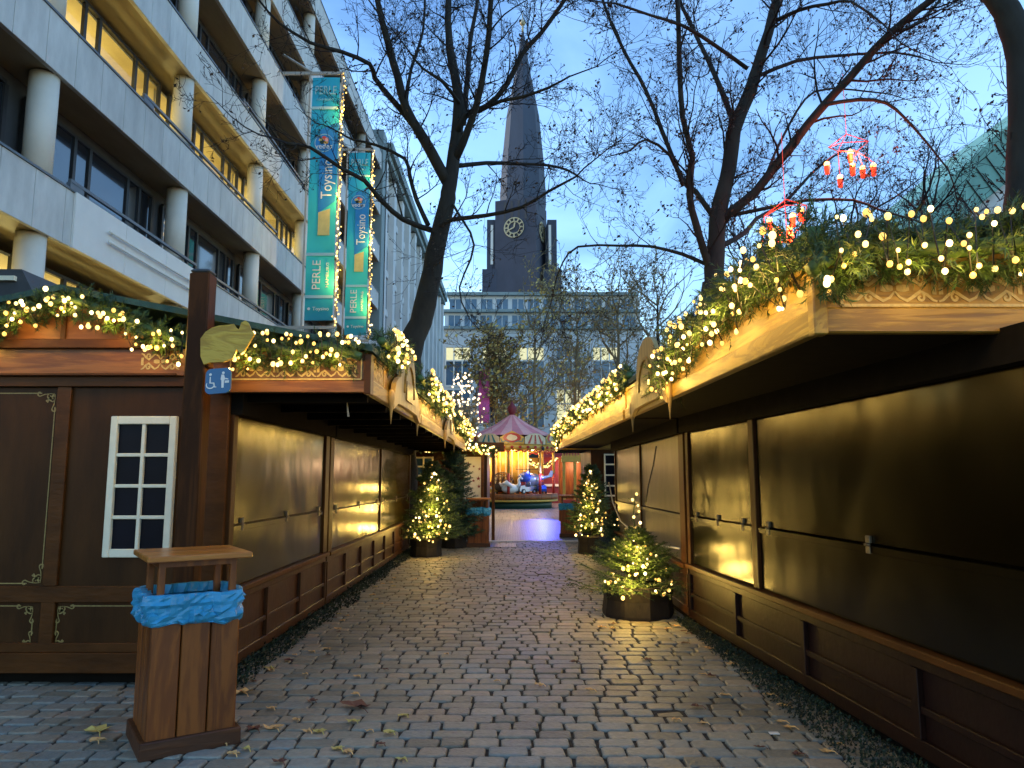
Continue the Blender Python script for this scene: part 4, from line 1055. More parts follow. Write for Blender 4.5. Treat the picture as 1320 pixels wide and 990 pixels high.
# ---- banners
def text(s, size, mat, parent, fr, name='lettering', extr=.004, squash=1.0):
    cu = bpy.data.curves.new('t','FONT'); cu.body = s; cu.size = size; cu.extrude = extr; cu.align_x = 'CENTER'; cu.align_y = 'CENTER'; cu.resolution_u = 3
    o = bpy.data.objects.new('t', cu); COL.objects.link(o); bpy.context.view_layer.update()
    me = bpy.data.meshes.new_from_object(o.evaluated_get(bpy.context.evaluated_depsgraph_get()))
    bpy.data.objects.remove(o)
    mb = MB(); mb.add([fr(v.co.x*squash, v.co.y, v.co.z+extr) for v in me.vertices], [tuple(p.vertices) for p in me.polygons], False)
    bpy.data.meshes.remove(me)
    return mb.build(name, mat, parent)
def bannermat(name, H):
    m, nt, b = nodes(name); tc = N(nt,'ShaderNodeTexCoord'); sp_ = N(nt,'ShaderNodeSeparateXYZ'); nt.links.new(tc.outputs['Generated'], sp_.inputs[0])
    c = ramp(nt, sp_.outputs[2], [(0,(.02,.30,.40)),(.14,(.04,.60,.56)),(.38,(.05,.68,.60)),(.55,(.03,.50,.60)),(.84,(.02,.38,.60)),(1,(.02,.44,.60))])
    nt.links.new(c, b.inputs['Base Color']); b.inputs['Roughness'].default_value = .5
    n2 = N(nt,'ShaderNodeTexNoise'); n2.inputs['Scale'].default_value = 1.2; nt.links.new(tc.outputs['Object'], n2.inputs[0])
    bu = N(nt,'ShaderNodeBump'); bu.inputs['Strength'].default_value=.3; bu.inputs['Distance'].default_value=.1; nt.links.new(n2.outputs[0], bu.inputs['Height']); nt.links.new(bu.outputs[0], b.inputs['Normal'])
    b.inputs['Emission Strength'].default_value = 0
    return m
M['banner'] = bannermat('printed_banner_cloth', 9)
M['bannerblue'] = plain('banner_deep_blue', (.02,.24,.58), .5, .15, 2)
M['bannerwhite'] = plain('banner_white_print', (.80,.82,.74), .5, .04, 2)
M['banneryellow'] = plain('banner_yellow_print', (.70,.58,.20), .5, .12, 4)
M['bannerline'] = plain('banner_pale_print', (.35,.62,.66), .5, .04, 2)
M['bannerred'] = plain('banner_red_print', (.70,.08,.05), .5, .04, 2)
M['frameB'] = plain('banner_frame_metal', (.40,.38,.33), .5, .15, 4)
def banner(label, xl, xr, yt, yb, Y, sc_px):
    """xl,xr,yt,yb in photo pixels of the cloth"""
    a = P((xl+xr)/2, (yt+yb)/2, Y); zt = P(xl,yt,Y).z; zb = P(xl,yb,Y).z; w = (xr-xl)*Y/F*.96; H = zt-zb; x0 = a.x-w/2
    bn = thing('hanging_banner', label, 'banner', (x0,Y,zb), 'blue banners hung from the office building')
    fr = lambda u,v,d: (x0+u, Y-d, v)
    mb = MB(); n = 30; vs = []; fs = []
    for i in range(n+1):
        for j in range(5):
            u = w*j/4; z = zb+H*i/n; vs.append((x0+u, Y+.02*math.sin(i*.7+j), z))
    for i in range(n):
        for j in range(4): q = i*5+j; fs.append((q,q+1,q+6,q+5))
    vs2 = [(x,y+.015,z) for x,y,z in vs]; m_ = len(vs)
    mb.add(vs+vs2, fs+[(d+m_,c+m_,b+m_,a_+m_) for a_,b,c,d in fs], True)
    cl = mb.build('cloth', M['banner'], bn)
    D = .03
    V = lambda fpx: zt-(fpx-yt)/(yb-yt)*H
    k = (yb-yt)/312.
    def fy(q): return V(yt+(q-100)*k)      # q in pixels of the first banner
    mb = MB(); mb.prism([(w*.36,fy(278)),(w*.98,fy(262)),(w*.98,fy(160)),(w*.36,fy(170))], D, D+.003, fr); mb.prism([(w*.5+w*.36*math.cos(R(q*15)), fy(187)+w*.36*math.sin(R(q*15))) for q in range(24)], D+.0035, D+.006, fr); mb.build('blue_patch', M['bannerblue'], cl)
    for q,h in ((141,.06),(330,.06),(383,.06)): mb = MB(); mb.box(x0,x0+w,Y-D-.003,Y-D,fy(q)-h,fy(q)+h); mb.build('stripe', M['bannerline'], cl)
    mb = MB(); mb.prism([(w*.38,fy(306)),(w*.80,fy(306)),(w*.80,fy(272)),(w*.38,fy(277))], D+.004, D+.008, fr); mb.build('yellow_patch', M['banneryellow'], cl)
    # logo: ring and coloured swirl
    mb = MB(); cz_ = fy(187); rr_ = w*.33
    mb.ribbon([(w*.5+rr_*math.cos(R(q*15)), cz_+rr_*math.sin(R(q*15))) for q in range(25)], .035, D+.0065, fr); mb.build('logo_ring', M['bannerline'], cl)
    for i,(mm) in enumerate(('bannerred','banneryellow','green','yellow','pink')):
        t = R(90+72*i); mb = MB(); cx_, cy_ = w*.5+.13*math.cos(t), cz_+.10+.10*math.sin(t)
        mb.prism([(cx_+.085*math.cos(R(q*40)+t)*(1.3 if q%2 else .9), cy_+.085*math.sin(R(q*40)+t)) for q in range(9)], D+.0065+.001*i, D+.0095+.001*i, fr); mb.build('logo_petal', M[mm], cl)
    text('vedes', .30, M['bannerwhite'], cl, lambda x,y,z: (x0+w*.5+x, Y-D-.012-z, cz_-rr_*.42+y))
    text('Toysino', .62*k**0+.0, M['bannerwhite'], cl, lambda x,y,z: (x0+w*.66-y, Y-D-.005-z, fy(234)+x), squash=.82 if k > .9 else .80)
    text('PERLE', .46, M['bannerwhite'], cl, lambda x,y,z: (x0+w*.40-y, Y-D-.002-z, fy(356)+x), squash=1.0)
    text('HAMBURG', .17, M['bannerwhite'], cl, lambda x,y,z: (x0+w*.78-y, Y-D-.002-z, fy(356)+x), squash=1.25)
    text('PERLE', .40, M['bannerline'], cl, lambda x,y,z: (x0+w*.5+x, Y-D-.002-z, fy(118)+y*1.3), squash=.85)
    text('HAMBURG', .12, M['bannerline'], cl, lambda x,y,z: (x0+w*.5+x, Y-D-.002-z, fy(130)+y), squash=1.2)
    text('Toysino', .20, M['bannerwhite'], cl, lambda x,y,z: (x0+w*.58+x, Y-D-.002-z, fy(398)+y))
    mb = MB(); mb.prism([(w*.16+.06*math.cos(R(q*45)), fy(398)+.06*math.sin(R(q*45))) for q in range(8)], D+.001, D+.004, fr); mb.build('small_emblem', M['bannerwhite'], cl)
    mb = MB(); f = .06
    for z in (zt+.18,zb-.28): mb.box(X0,x0+w+.14,Y-.03,Y+.05,z-f,z+f)
    for x in (x0-.10,x0+w+.10): mb.box(x-.035,x+.035,Y-.02,Y+.04,zb-.22,zt+.12)
    mb.bar((X0,Y,zt+1.0),(x0,Y,zt+.2),.05)
    mb.build('frame', M['frameB'], bn)
    return x0+w+.16, zb-.2, zt+.15
for lb, lb2, args in (('nearer taller blue and turquoise banner hung on the office facade','fairy light curtain down the right edge of the nearer banner',(396,435,100,413,28,1)),
             ('farther shorter blue and turquoise banner hung on the office facade','fairy light curtain down the right edge of the farther banner',(446,476,197,432,36,.8))):
    bx, bz0, bz1 = banner(lb, *args)
    Y = args[4]; lt = thing('light_chain', lb2, 'light chain', (bx,Y-.05,bz0), 'fairy light chains on the banners')
    mb = MB(); mb.tube([(bx,Y-.05,bz0),(bx,Y-.05,bz1)], .012, 5); mb.build('cable', M['cable'], lt)
    for i in range(99): bulb((bx+rnd.gauss(0,.055),Y-.08+rnd.gauss(0,.05),bz0+(bz1-bz0)*(i+rnd.random())/99), .034, M['bulb_far'], lt)
    for i in range(3): lamp((bx+.1,Y-.3,bz0+(bz1-bz0)*(i+.5)/3), 6, .1)

# ---- second building, pale with tall arches
pb = thing('arcaded_building','pale stone building beyond the office block with tall arched bays','building',(X0,60,0))
mb = MB(); mb.box(-30,X0-.4,52,98,0,25.5); mb.build('body_wall', M['stonepale'], pb)
mb = MB(); mb.box(-30,X0+.05,50.4,52,0,26.6); mb.build('stair_tower', M['greygreen'], pb)
mb = MB(); mb.box(X0-.6,X0+.5,52,98.3,25.5,26.3); mb.box(X0-.6,X0+.25,52,98.2,25.0,25.5); mb.build('cornice', M['greygreen'], pb)
n = 11
for i in range(n+1):
    y = 52.2+(97.4-52.2)*i/n; mb = MB(); mb.box(X0-.4,X0+.05,y-.55,y+.55,0,24.9); mb.build('pier', M['stonepale'], pb)
for i in range(n):
    y0_ = 52.2+(97.4-52.2)*i/n+.55; y1_ = y0_+(97.4-52.2)/n-1.1; ym = (y0_+y1_)/2; r = (y1_-y0_)/2
    for zb_, zt_, ar in ((1,5,False),(6.5,18.5,True),(20.6,23.6,False)):
        pl = [(y0_+.3,zb_),(y1_-.3,zb_)]+([(ym+(r-.3)*math.cos(R(18*q)), zt_+(r-.3)*math.sin(R(18*q))) for q in range(11)] if ar else [(y1_-.3,zt_),(y0_+.3,zt_)])
        mb = MB(); mb.prism(pl, 0, .05, lambda u,v,d:(X0-.39+d,u,v)); w = mb.build('window', M['skypane'], pb)
        mb = MB()
        for z in range(int(zb_)+2,int(zt_),3): mb.box(X0-.335,X0-.25,y0_+.3,y1_-.3,z-.15,z+.35)
        mb.box(X0-.335,X0-.27,ym-.06,ym+.06,zb_,zt_); mb.build('window_frame', M['stonepale'], w)

# ---- far centre building
FY = 105.0
fbuild = thing('department_building','long pale building across the end of the square, glazed bays partly lit','building',(8,FY,0))
xl = P(566,430,FY).x; xr = 19
zr = P(600,374,FY).z; z2 = P(600,402,FY).z; z3 = P(600,430,FY).z
mb = MB(); mb.box(xl,xr,FY,FY+20,0,z3+.6); mb.build('body_wall', M['stonepale'], fbuild)
mb = MB(); mb.box(xl+.6,xr,FY+2.0,FY+20,z3+.6,z2+.3); mb.box(xl+1.2,xr,FY+3.5,FY+20,z2+.7,zr); mb.build('setback_wall', M['stonepale'], fbuild)
mb = MB(); mb.box(xl-.3,xr,FY-.6,FY+3,z3+.6,z3+1.0); mb.box(xl+.2,xr,FY+1.2,FY+4,z2+.3,z2+.7); mb.box(xl+.8,xr,FY+2.8,FY+20,zr,zr+.45); mb.build('cornice', M['greygreen'], fbuild)
i = 0; x = xl+1.2
while x < xr-2:
    for yy,za,zc in ((FY+2.0,z3+1.4,z2-.1),(FY+3.5,z2+1.1,zr-.5)):
        mb = MB(); mb.box(x,x+1.7,yy-.06,yy-.01,za,zc); w = mb.build('window', M['skypane'], fbuild)
        mb = MB(); mb.box(x+.8,x+.9,yy-.12,yy-.065,za,zc); mb.build('window_frame', M['stonepale'], w)
    x += 2.35
x = xl+1.0; k = 0
while x < xr-5:
    for r_,(za,zc) in enumerate(((2,8.2),(8.8,14.2),(14.8,z3-2.0),)):
        mt = M['litpane'] if (r_ == 1 and k in (3,)) else M['skypane']
        mb = MB(); mb.box(x,x+3.6,FY-.06,FY-.01,za,zc); w = mb.build('window', mt, fbuild)
        if r_ == 2 and k != 3:
            mb = MB(); mb.box(x,x+3.6,FY-.11,FY-.062,zc-1.9,zc-.1); mb.build('lit_pane', M['litpane'], w)
        mb = MB()
        for q in (.0,1.2,2.4,3.6): mb.box(x+q-.09,x+q+.09,FY-.18,FY-.112,za,zc)
        mb.box(x,x+3.6,FY-.17,FY-.113,za-.1,za+.1); mb.box(x,x+3.6,FY-.17,FY-.113,zc-2.1,zc-1.9); mb.build('window_frame', M['white'], w)
    x += 5.3; k += 1

# ---- church
CY = 200.0
ch = thing('church_tower','tall dark church tower with gilded clocks and a pointed spire','church tower',(P(675,300,CY).x,CY,0))
cx = P(672,300,CY).x; an = R(-17)
HW = 8.0*.9
def cf(u,v,z): return (cx+u*math.cos(an)-v*math.sin(an), CY+u*math.sin(an)+v*math.cos(an), z)
zs = P(672,240,CY).z; ztip = P(677,42,CY).z; zc = P(672,302,CY).z; zsh = P(672,288,CY).z; zlow = P(672,372,CY).z
# body: left face normal (-?) toward camera
mb = MB(); hb = 5.83
mb.box(-hb,hb,-hb,hb,0,P(0,266,CY).z,cf); mb.build('tower_wall', M['church'], ch)
for px0,px1 in ((628,640),(705,717)):
    a = P(px0,330,CY).x; b2 = P(px1,330,CY).x; mb = MB(); mb.box(a,b2,CY-3,CY+3,0,zsh); mb.box(a-1.2,b2+1.2,CY-4,CY+3.5,0,P(0,352,CY).z)
    mb.build('side_turret', M['church'], ch)
    m_ = (a+b2)/2+(.1 if px0 < 650 else -.6); mb = MB(); mb.box(m_-.35,m_+.35,CY-3.2,CY-3.01,P(0,345,CY).z,P(0,295,CY).z); mb.build('white_slit', M['white'], ch)
# spire octagon
mb = MB(); zt1 = P(0,265,CY).z
prof = [(7.6,zt1-4),(7.2,zt1+1),(6.0,zt1+9),(4.6,P(0,165,CY).z),(2.7,P(0,100,CY).z),(.5,ztip)]
prof = [(6.0,zt1-4),(6.5,zt1),(6.5,zt1+3),(P(702,210,CY).x-P(675,210,CY).x,P(0,210,CY).z),(P(697,150,CY).x-P(676,150,CY).x,P(0,150,CY).z),(P(688,100,CY).x-P(677,100,CY).x,P(0,100,CY).z),(.35,ztip)]
mb.lathe((cx+.5,CY,0), prof, 8, sm=False); mb.build('spire', M['spire'], ch)
mb = MB(); mb.lathe((cx+.5,CY,0), [(.4,ztip-2),(.3,ztip+2),(.1,ztip+6)], 8); mb.sphere((cx+.5,CY,ztip+3),.9,10,6); mb.build('finial', M['clock'], ch)
# clocks
def clock(fn, r):
    mb = MB()
    for rr_ in (r,r*.62): mb.ribbon([(rr_*math.cos(R(q*15)), rr_*math.sin(R(q*15))) for q in range(25)], .34, .1, fn, .2)
    for q in range(12):
        t = R(30*q); mb.ribbon([(r*.62*math.cos(t),r*.62*math.sin(t)),(r*.95*math.cos(t),r*.95*math.sin(t))], .35, .1, fn, .2)
    mb.ribbon([(0,0),(-r*.75,-r*.35)], .35, .2, fn, .2); mb.ribbon([(0,0),(r*.1,r*.5)], .4, .2, fn, .2)
    mb.build('clock', M['clock'], ch)
clock(lambda u,v,d: cf(u-.3,-hb-.05-d,zc+v), 2.75)
clock(lambda u,v,d: cf(hb+.05+d,u,zc+v) , 2.75)
mb = MB()
for u in (-3,-1,1,3): mb.box(u-.3,u+.3,-hb-.12,-hb-.02,zs-12,zs-6.5,cf)
mb.build('louvre', M['buildwall'], ch)

# ---- copper-roofed building at right
cb_ = thing('copper_roofed_building','building with a steep green copper roof behind the right trees','building',(30,50,0))
a = P(1180,272,50); b2 = P(1300,160,50)
mb = MB(); mb.prism([(P(q,w_,50).x,P(q,w_,50).z) for q,w_ in ((1222,400),(1222,292),(1300,228),(1400,150),(1400,400))], 0, 17, lambda u,v,d:(u,50+d,v)); mb.build('body_wall', M['stonepale'], cb_)
mb = MB(); mb.prism([(P(q,w_,50).x,P(q,w_,50).z) for q,w_ in ((1180,292),(1180,272),(1190,262),(1240,215),(1300,160),(1400,75),(1400,160),(1300,232),(1228,292))], 0, 18, lambda u,v,d:(u,50-.4+d,v)); mb.build('roof', M['copper'], cb_)
mb = MB()
for i in range(9):
    x = a.x+2+i*.75; z = a.z+.6+(b2.z-a.z-.6)*(x-a.x-2)/(b2.x-a.x-2); mb.bar((x,49.55,z-.2),(x+1.5,49.55,z-2.6),.05)
mb.build('roof_seam', M['frame'], cb_)

# ============================================================ TREES
def L_(pts, r0, r1, d0=0, d1=0):
    n = len(pts); return [(a,b,r0+(r1-r0)*i/(n-1), d0+(d1-d0)*i/(n-1)) for i,(a,b) in enumerate(pts)]
LT = [L_([(580,238),(588,177),(592,133),(583,83),(578,43),(578,-20)],9.5,4,0,.5),
 L_([(578,238),(557,197),(540,170),(523,137),(507,80),(493,30),(483,-20)],8.5,3.5,0,-1),
 L_([(540,170),(507,130),(483,100),(477,83),(440,67),(400,55),(360,30)],4.5,1.6,0,-2.5),
 L_([(588,205),(607,157),(620,110),(630,43),(634,-20)],5.5,3,0,-1.5),
 L_([(597,160),(603,100),(607,50),(620,-20)],4.5,2.5,0,2),
 L_([(590,170),(600,150),(627,137),(653,110),(673,70),(697,43),(723,7),(740,-20)],4.5,2.5,0,-1),
 L_([(618,143),(647,130),(673,125),(707,113),(735,98)],3,1.2,0,-2),
 L_([(583,215),(627,210),(667,211),(707,213),(733,220),(752,232)],3.2,1.2,0,2),
 L_([(560,296),(583,283),(627,278),(673,267),(707,247),(742,228)],3.6,1.2,0,-2.5),
 L_([(555,296),(520,283),(493,260),(470,233),(440,217),(400,190),(370,185)],4,1.5,0,-3),
 L_([(552,290),(537,257),(528,227),(522,205),(485,187),(455,180),(440,172)],3.4,1.3,0,1),
 L_([(583,262),(590,274),(611,316),(592,371),(600,400)],2,.8,0,-2),
 L_([(523,137),(530,90),(545,40),(548,-20)],2.6,1.6,0,2),
 L_([(592,133),(570,105),(545,88),(530,70)],2.6,1.2,0,-2)]
bigtree('plane_tree','leaning bare plane tree behind the left stalls, branches crossing the spire',(-2.75,18.2,0),18.2,
 [(521,530,18,0),(528,460,17,0),(541,415,15,0),(553,370,13.5,0),(560,330,12.5,0),(570,290,11.5,0),(577,255,10.5,0),(580,238,9.5,0)], LT, 1.1, 1.6, 3, .0042, 4.1, .22, .085)
RT = [L_([(923,330),(925,283),(937,233),(947,167),(967,117),(983,67),(997,17),(1008,-25)],12,6,0,0),
 L_([(927,285),(973,247),(1020,187),(1060,137),(1093,103),(1127,63),(1163,30),(1200,0),(1225,-20)],6.5,4,0,-2),
 L_([(1160,40),(1187,27),(1222,-12)],2.6,1.8,-1.5,-1),
 L_([(915,350),(910,330),(897,290),(888,250),(892,203),(880,150),(876,80),(873,-10)],5.5,3,0,-1),
 L_([(918,277),(897,247),(880,233),(853,167),(833,117),(803,63),(783,17),(772,-15)],4,2,0,1.5),
 L_([(880,240),(863,200),(833,180),(815,192)],2.6,1.2,0,-1),
 L_([(945,155),(923,100),(903,57),(880,10),(870,-15)],4.2,2.4,0,2),
 L_([(963,88),(920,57),(880,33),(840,20),(795,5)],3,1.4,0,-2),
 L_([(980,97),(1027,78),(1080,72),(1153,68),(1190,75)],3,1.2,0,1),
 L_([(1000,27),(1030,13),(1067,5),(1097,2),(1137,30)],3,1.2,0,-2),
 L_([(933,280),(993,267),(1040,258),(1100,258),(1133,270),(1180,284)],2.8,1.2,0,-1),
 L_([(1063,135),(1107,128),(1143,133),(1167,153),(1197,187),(1222,218)],2.8,1.0,-1,-1),
 L_([(920,345),(880,328),(840,318),(800,317),(745,318),(725,339),(716,363)],2.8,1,0,2),
 L_([(985,232),(1010,175),(1050,118),(1120,118),(1150,122)],2.2,.9,0,1.5),
 L_([(925,320),(960,300),(975,282),(1010,262),(1050,220),(1085,195)],4,1.6,0,3)]
bigtree('plane_tree','large forked plane tree behind the right stalls with few hanging leaves',(3.75,13.6,0),13.8,
 [(917,400,16,0),(920,365,14,0),(923,330,13,0)], RT, 1.0, 1.5, 3, .0036, 4.2, .4, .07)
bigtree('plane_tree','thick dark trunk cut off by the right edge of the view',(5.2,7.4,0),7.4,
 [(1322,330,24,0),(1321,240,22,0),(1322,160,21,0),(1322,100,20,0)], [L_([(1322,100),(1314,50),(1297,12),(1270,-25)],20,15,0,0), L_([(1322,70),(1345,20),(1360,-40)],14,11,0,0), L_([(1297,300),(1300,262),(1310,240)],2,1,0,0)], .25, .9, 2, .005, 4, .4, .06)

def bgtree(label, px, pyb, Y, ztop, spread, leafp, leafs, r0, mats=('twigb','twigb','leafolive'), depth=3, n=26, rmin=.014, kids=5, lean=0, zs=.25, name='bare_tree'):
    base = P(px,pyb,Y); base.z = 0; root = thing(name, label, 'tree', base, 'bare trees around the square')
    tm = MB(); cm = MB(); lm = MB(); topz = ztop
    pts = [base+Vector((lean*t+rnd.uniform(-.15,.15)*t*2, rnd.uniform(-.2,.2), topz*t)) for t in (0,.15,.3,.45,.6,.75)]; rr = [r0,r0*.85,r0*.72,r0*.6,r0*.42,r0*.2]
    limb(tm, pts, rr, 8)
    for i in range(n):
        t = zs+(1-zs)*.74*(i+rnd.random())/n/ .99; t = min(t,.74); j = int(t/.15); q = pts[min(j,4)].lerp(pts[min(j+1,5)], (t-.15*j)/.15)
        a = rnd.uniform(0,6.283); el = rnd.uniform(.35,1.15)
        d = Vector((math.cos(a)*math.cos(el), math.sin(a)*math.cos(el), math.sin(el)))
        L = spread*rnd.uniform(.7,1.15)*(1.1-.4*t)
        twigs(cm, lm, q, d, L, r0*.28, depth, rmin, kids, leafp, leafs, 0, .06, .22)
    tm.build('trunk', M[mats[0]], root); cm.build('crown', M[mats[1]], root)
    if lm.v: lm.build('foliage', M[mats[2]], root)
    return root
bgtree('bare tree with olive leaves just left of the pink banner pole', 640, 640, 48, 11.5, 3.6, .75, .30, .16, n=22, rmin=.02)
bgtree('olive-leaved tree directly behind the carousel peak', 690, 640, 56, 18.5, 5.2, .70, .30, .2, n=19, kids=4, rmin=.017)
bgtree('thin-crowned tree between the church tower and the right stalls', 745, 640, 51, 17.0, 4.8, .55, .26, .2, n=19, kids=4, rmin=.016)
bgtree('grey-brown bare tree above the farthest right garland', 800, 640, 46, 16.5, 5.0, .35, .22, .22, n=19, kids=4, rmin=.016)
bgtree('spreading bare tree left of the large forked plane', 858, 640, 43, 16.0, 5.0, .30, .20, .22, n=19, kids=4, rmin=.015, mats=('twig','twigb','leafdry'))
bgtree('bare tree seen between the forked plane and the red lanterns', 985, 640, 34, 15.0, 4.6, .40, .15, .22, n=20, kids=4, rmin=.010, mats=('twig','twig','leafdry'))
bgtree('dark bare tree behind the upper cluster of red lanterns', 1110, 640, 30, 15.5, 4.6, .40, .13, .22, n=20, kids=4, rmin=.009, mats=('twig','twig','leafdry'))
bgtree('slender bare tree in front of the copper roof', 1218, 640, 24, 14.5, 3.8, .45, .12, .17, n=20, kids=4, rmin=.008, mats=('twig','twig','leafdry'))
# little tree wrapped in white lights
bt = P(590,640,28); bt.z = 0
wt = bgtree('small bare tree wrapped in warm white fairy lights behind the left row', 596, 640, 28, 4.9, 1.15, 0, .1, .06, n=22, depth=2, rmin=.008, mats=('twigb','twigb','leafdry'), zs=.5, name='lit_tree')
b0 = WL[wt.name]
for i in range(100):
    a = rnd.uniform(0,6.283); z = rnd.uniform(3.2,5.6); r = (1.15-abs(z-3.9)*.5)*rnd.random()**.6
    bulb(b0+Vector((math.cos(a)*r, math.sin(a)*r, z)), .035, M['bulb_white'], wt)

# ============================================================ RED LANTERN CLUSTERS
def lanterns(label, Y, wires, lps, s):
    c = P(wires[0][0], wires[0][1], Y); root = thing('lantern_cluster', label, 'lantern cluster', c, 'red lantern clusters hanging in the plane tree')
    mb = MB()
    pts = [P(a,b,Y+dz) for a,b,dz in wires]
    for i in range(len(pts)): mb.bar(pts[i], pts[(i+1)%len(pts)], .009, 5)
    cen = sum(pts,Vector())/len(pts); up = cen+Vector((0,0,.25))
    for p in pts[::2]: mb.bar(p, up, .007, 5)
    mb.bar(up, up+Vector((0,0,1.2)), .005, 4)
    for a,b in lps: q = P(a,b,Y); j = min(pts, key=lambda p:(p-q).length); mb.bar(q+Vector((0,0,s)), j, .006, 4)
    mb.build('wire_frame', M['redwire'], root)
    for a,b in lps:
        q = P(a,b,Y+rnd.uniform(-.1,.1)); mb = MB()
        mb.lathe(q, [(s*.28,-s*1.2),(s*.34,-s*1.1),(s*.42,0),(s*.44,s*.1),(s*.2,s*.12)], 10)
        o = mb.build('lantern', M['redglass'], root)
        mb = MB(); mb.sphere(q+Vector((0,0,s*.45)), s*.42, 10, 7); mb.build('bulb', M['bulb_red'], o)
    lamp(cen+Vector((0,-.3,-.3)), 14, .12, (1,.16,.05), 'lantern_light')
lanterns('lower cluster of red lanterns on a wire frame, just above the garland', 11.0, [(985,278,0),(1013,257,.3),(1040,265,.5),(1038,285,.2),(1015,312,-.2),(983,312,-.3)], [(992,288),(1003,300),(1018,298),(1022,282),(1033,275),(1000,312),(1020,306)], .11)
lanterns('upper cluster of red lanterns on a wire frame against the sky', 13.0, [(1068,190,0),(1085,184,.4),(1120,182,.5),(1105,195,0),(1080,195,-.3)], [(1066,215),(1096,200),(1099,217),(1083,232),(1112,220),(1126,217)], .12)

# ============================================================ CAROUSEL
KY = 42.0; kx = P(660,600,KY).x; KR = 2.55
ca = thing('carousel','small carousel with pink canvas roof, painted valance and red platform','carousel',(kx,KY,0))
zv0 = P(0,572,KY-KR).z; zv1 = P(0,559,KY-KR).z; zp = P(0,534,KY).z; zpl = P(0,637,KY-KR).z
K = lambda r,a,z: (kx+r*math.sin(a), KY-r*math.cos(a), z)
for k in range(2):
    mb = MB()
    for i in range(24):
        if i%2 == k:
            a0, a1 = 2*math.pi*i/24, 2*math.pi*(i+1)/24
            mb.add([K(KR*.98,a0,zv1-.05),K(KR*.98,a1,zv1-.05),K(KR*.4,a1,zp-.62),K(KR*.4,a0,zp-.62)],[(0,1,2,3)]); mb.add([K(KR*.4,a0,zp-.62),K(KR*.4,a1,zp-.62),K(.06,a1,zp),K(.06,a0,zp)],[(0,1,2,3)])
    mb.build('canvas_roof', M['pink'] if k else M['pinkd'], ca)
mb = MB(); mb.lathe((kx,KY,zp), [(.08,-.1),(.2,.1),(.28,.35),(.1,.6),(.02,.75)], 10); mb.build('finial', M['maroon'], ca)
ns = 12
for i in range(ns):
    a0, a1 = 2*math.pi*(i-.5)/ns, 2*math.pi*(i+.5)/ns; am = (a0+a1)/2
    def fv(u,v,d): 
        p0 = Vector(K(KR,a0,0)); p1 = Vector(K(KR,a1,0)); n_ = Vector((math.sin(am),-math.cos(am),0)); q = p0.lerp(p1,u)+n_*d; return (q.x,q.y,v)
    big = i%2 == 0; mt = 'red' if big else 'cream'
    pk_ = zv1+(.16 if big else .05)
    mb = MB(); mb.prism([(.01,zv0),(.99,zv0),(.99,zv1-.18),(.75,zv1),(.5,pk_),(.25,zv1),(.01,zv1-.18)], 0, .05, fv); v_ = mb.build('valance_panel', M['yellow'] if big else M['cream'], ca)
    if big:
        mb = MB(); mb.prism([(.5+.36*math.cos(R(q*20)), (zv0+zv1)/2+.06+.26*math.sin(R(q*20))) for q in range(18)], .051, .07, fv); m1 = mb.build('medallion', M['red'], v_)
        mb = MB(); mb.prism([(.5+.22*math.cos(R(q*20)), (zv0+zv1)/2+.05+.15*math.sin(R(q*20))*(1.3 if 4<q<8 else 1)) for q in range(18)], .071, .085, fv); mb.build('painted_figure', M['cream'], v_)
        mb = MB(); 
        for s_ in (-1,1): mb.ribbon([(.5+s_*u,v) for u,v in ((.1,zv0+.08),(.25,zv0+.16),(.40,zv0+.10),(.46,zv0+.3))], .05, .072, lambda u,v,d: fv(u,v,d), .01)
        mb.build('scroll', M['teal'], v_)
    else:
        mb = MB()
        for q in range(5):
            if q%2 == 0: u = .14+q*.155; mb.prism([(u,zv0+.02),(u+.11,zv0+.02),(.5+(u-.5)*.5+.05,zv1-.05),(.5+(u-.5)*.5,zv1-.05)], .051, .06, fv)
        mb.build('tent_stripe', M['red'] if i%4 == 1 else M['teal'], v_)
mb = MB(); mb.lathe((kx,KY,0), [(KR-.15,zv0-.32),(KR-.05,zv0-.32),(KR-.05,zv0-.02),(KR-.15,zv0-.02)], 36); mb.build('rounding_board', M['yellow'], ca)
mb = MB()
for i in range(36):
    a = 2*math.pi*i/36; c_ = K(KR-.02,a,zv0-.17); mb.sphere(c_, .09, 6, 4, (1,1,.9))
    mb.tube([K(KR-.03,a,zv0-.32),K(KR-.03,a+.087,zv0-.42),K(KR-.03,a+.174,zv0-.32)], .03, 5)
mb.build('carved_ornament', M['red'], ca)
mb = MB(); mb.lathe((kx,KY,0), [(KR-.3,zv0+.1),(KR-.02,zv0+.1),(KR-.02,zv0+.12),(.3,zv0+.14)], 24); mb.build('ceiling_disc', M['cream'], ca)
for i in range(8):
    a = 2*math.pi*(i+.28)/8-.30
    for (za,zb_,mt) in ((zpl,zpl+1.1,'red'),(zpl+1.1,zv0,'yellow')):
        mb = MB(); q = K(KR-.2,a,0); mb.lathe((q[0],q[1],0), [(.075,za),(.075,zb_)], 10); mb.build('post', M[mt], ca)
mb = MB(); mb.lathe((kx,KY,0), [(.9,zpl),(.9,zv0)], 16); mb.build('centre_drum', M['yellow'], ca)
mb = MB()
for i in range(16): 
    a = 2*math.pi*i/16; q0 = K(.93,a,zpl+.2); q1 = K(.93,a,zv0-.2); mb.bar(q0,q1,.04,5)
mb.build('drum_batten', M['cream'], ca)
mb = MB(); mb.lathe((kx,KY,0), [(KR+.02,zpl-.30),(KR+.05,zpl-.28),(KR+.05,zpl-.08),(KR+.02,zpl-.06),(KR+.02,zpl),(.5,zpl+.01)], 36); mb.build('platform', M['bin'], ca)
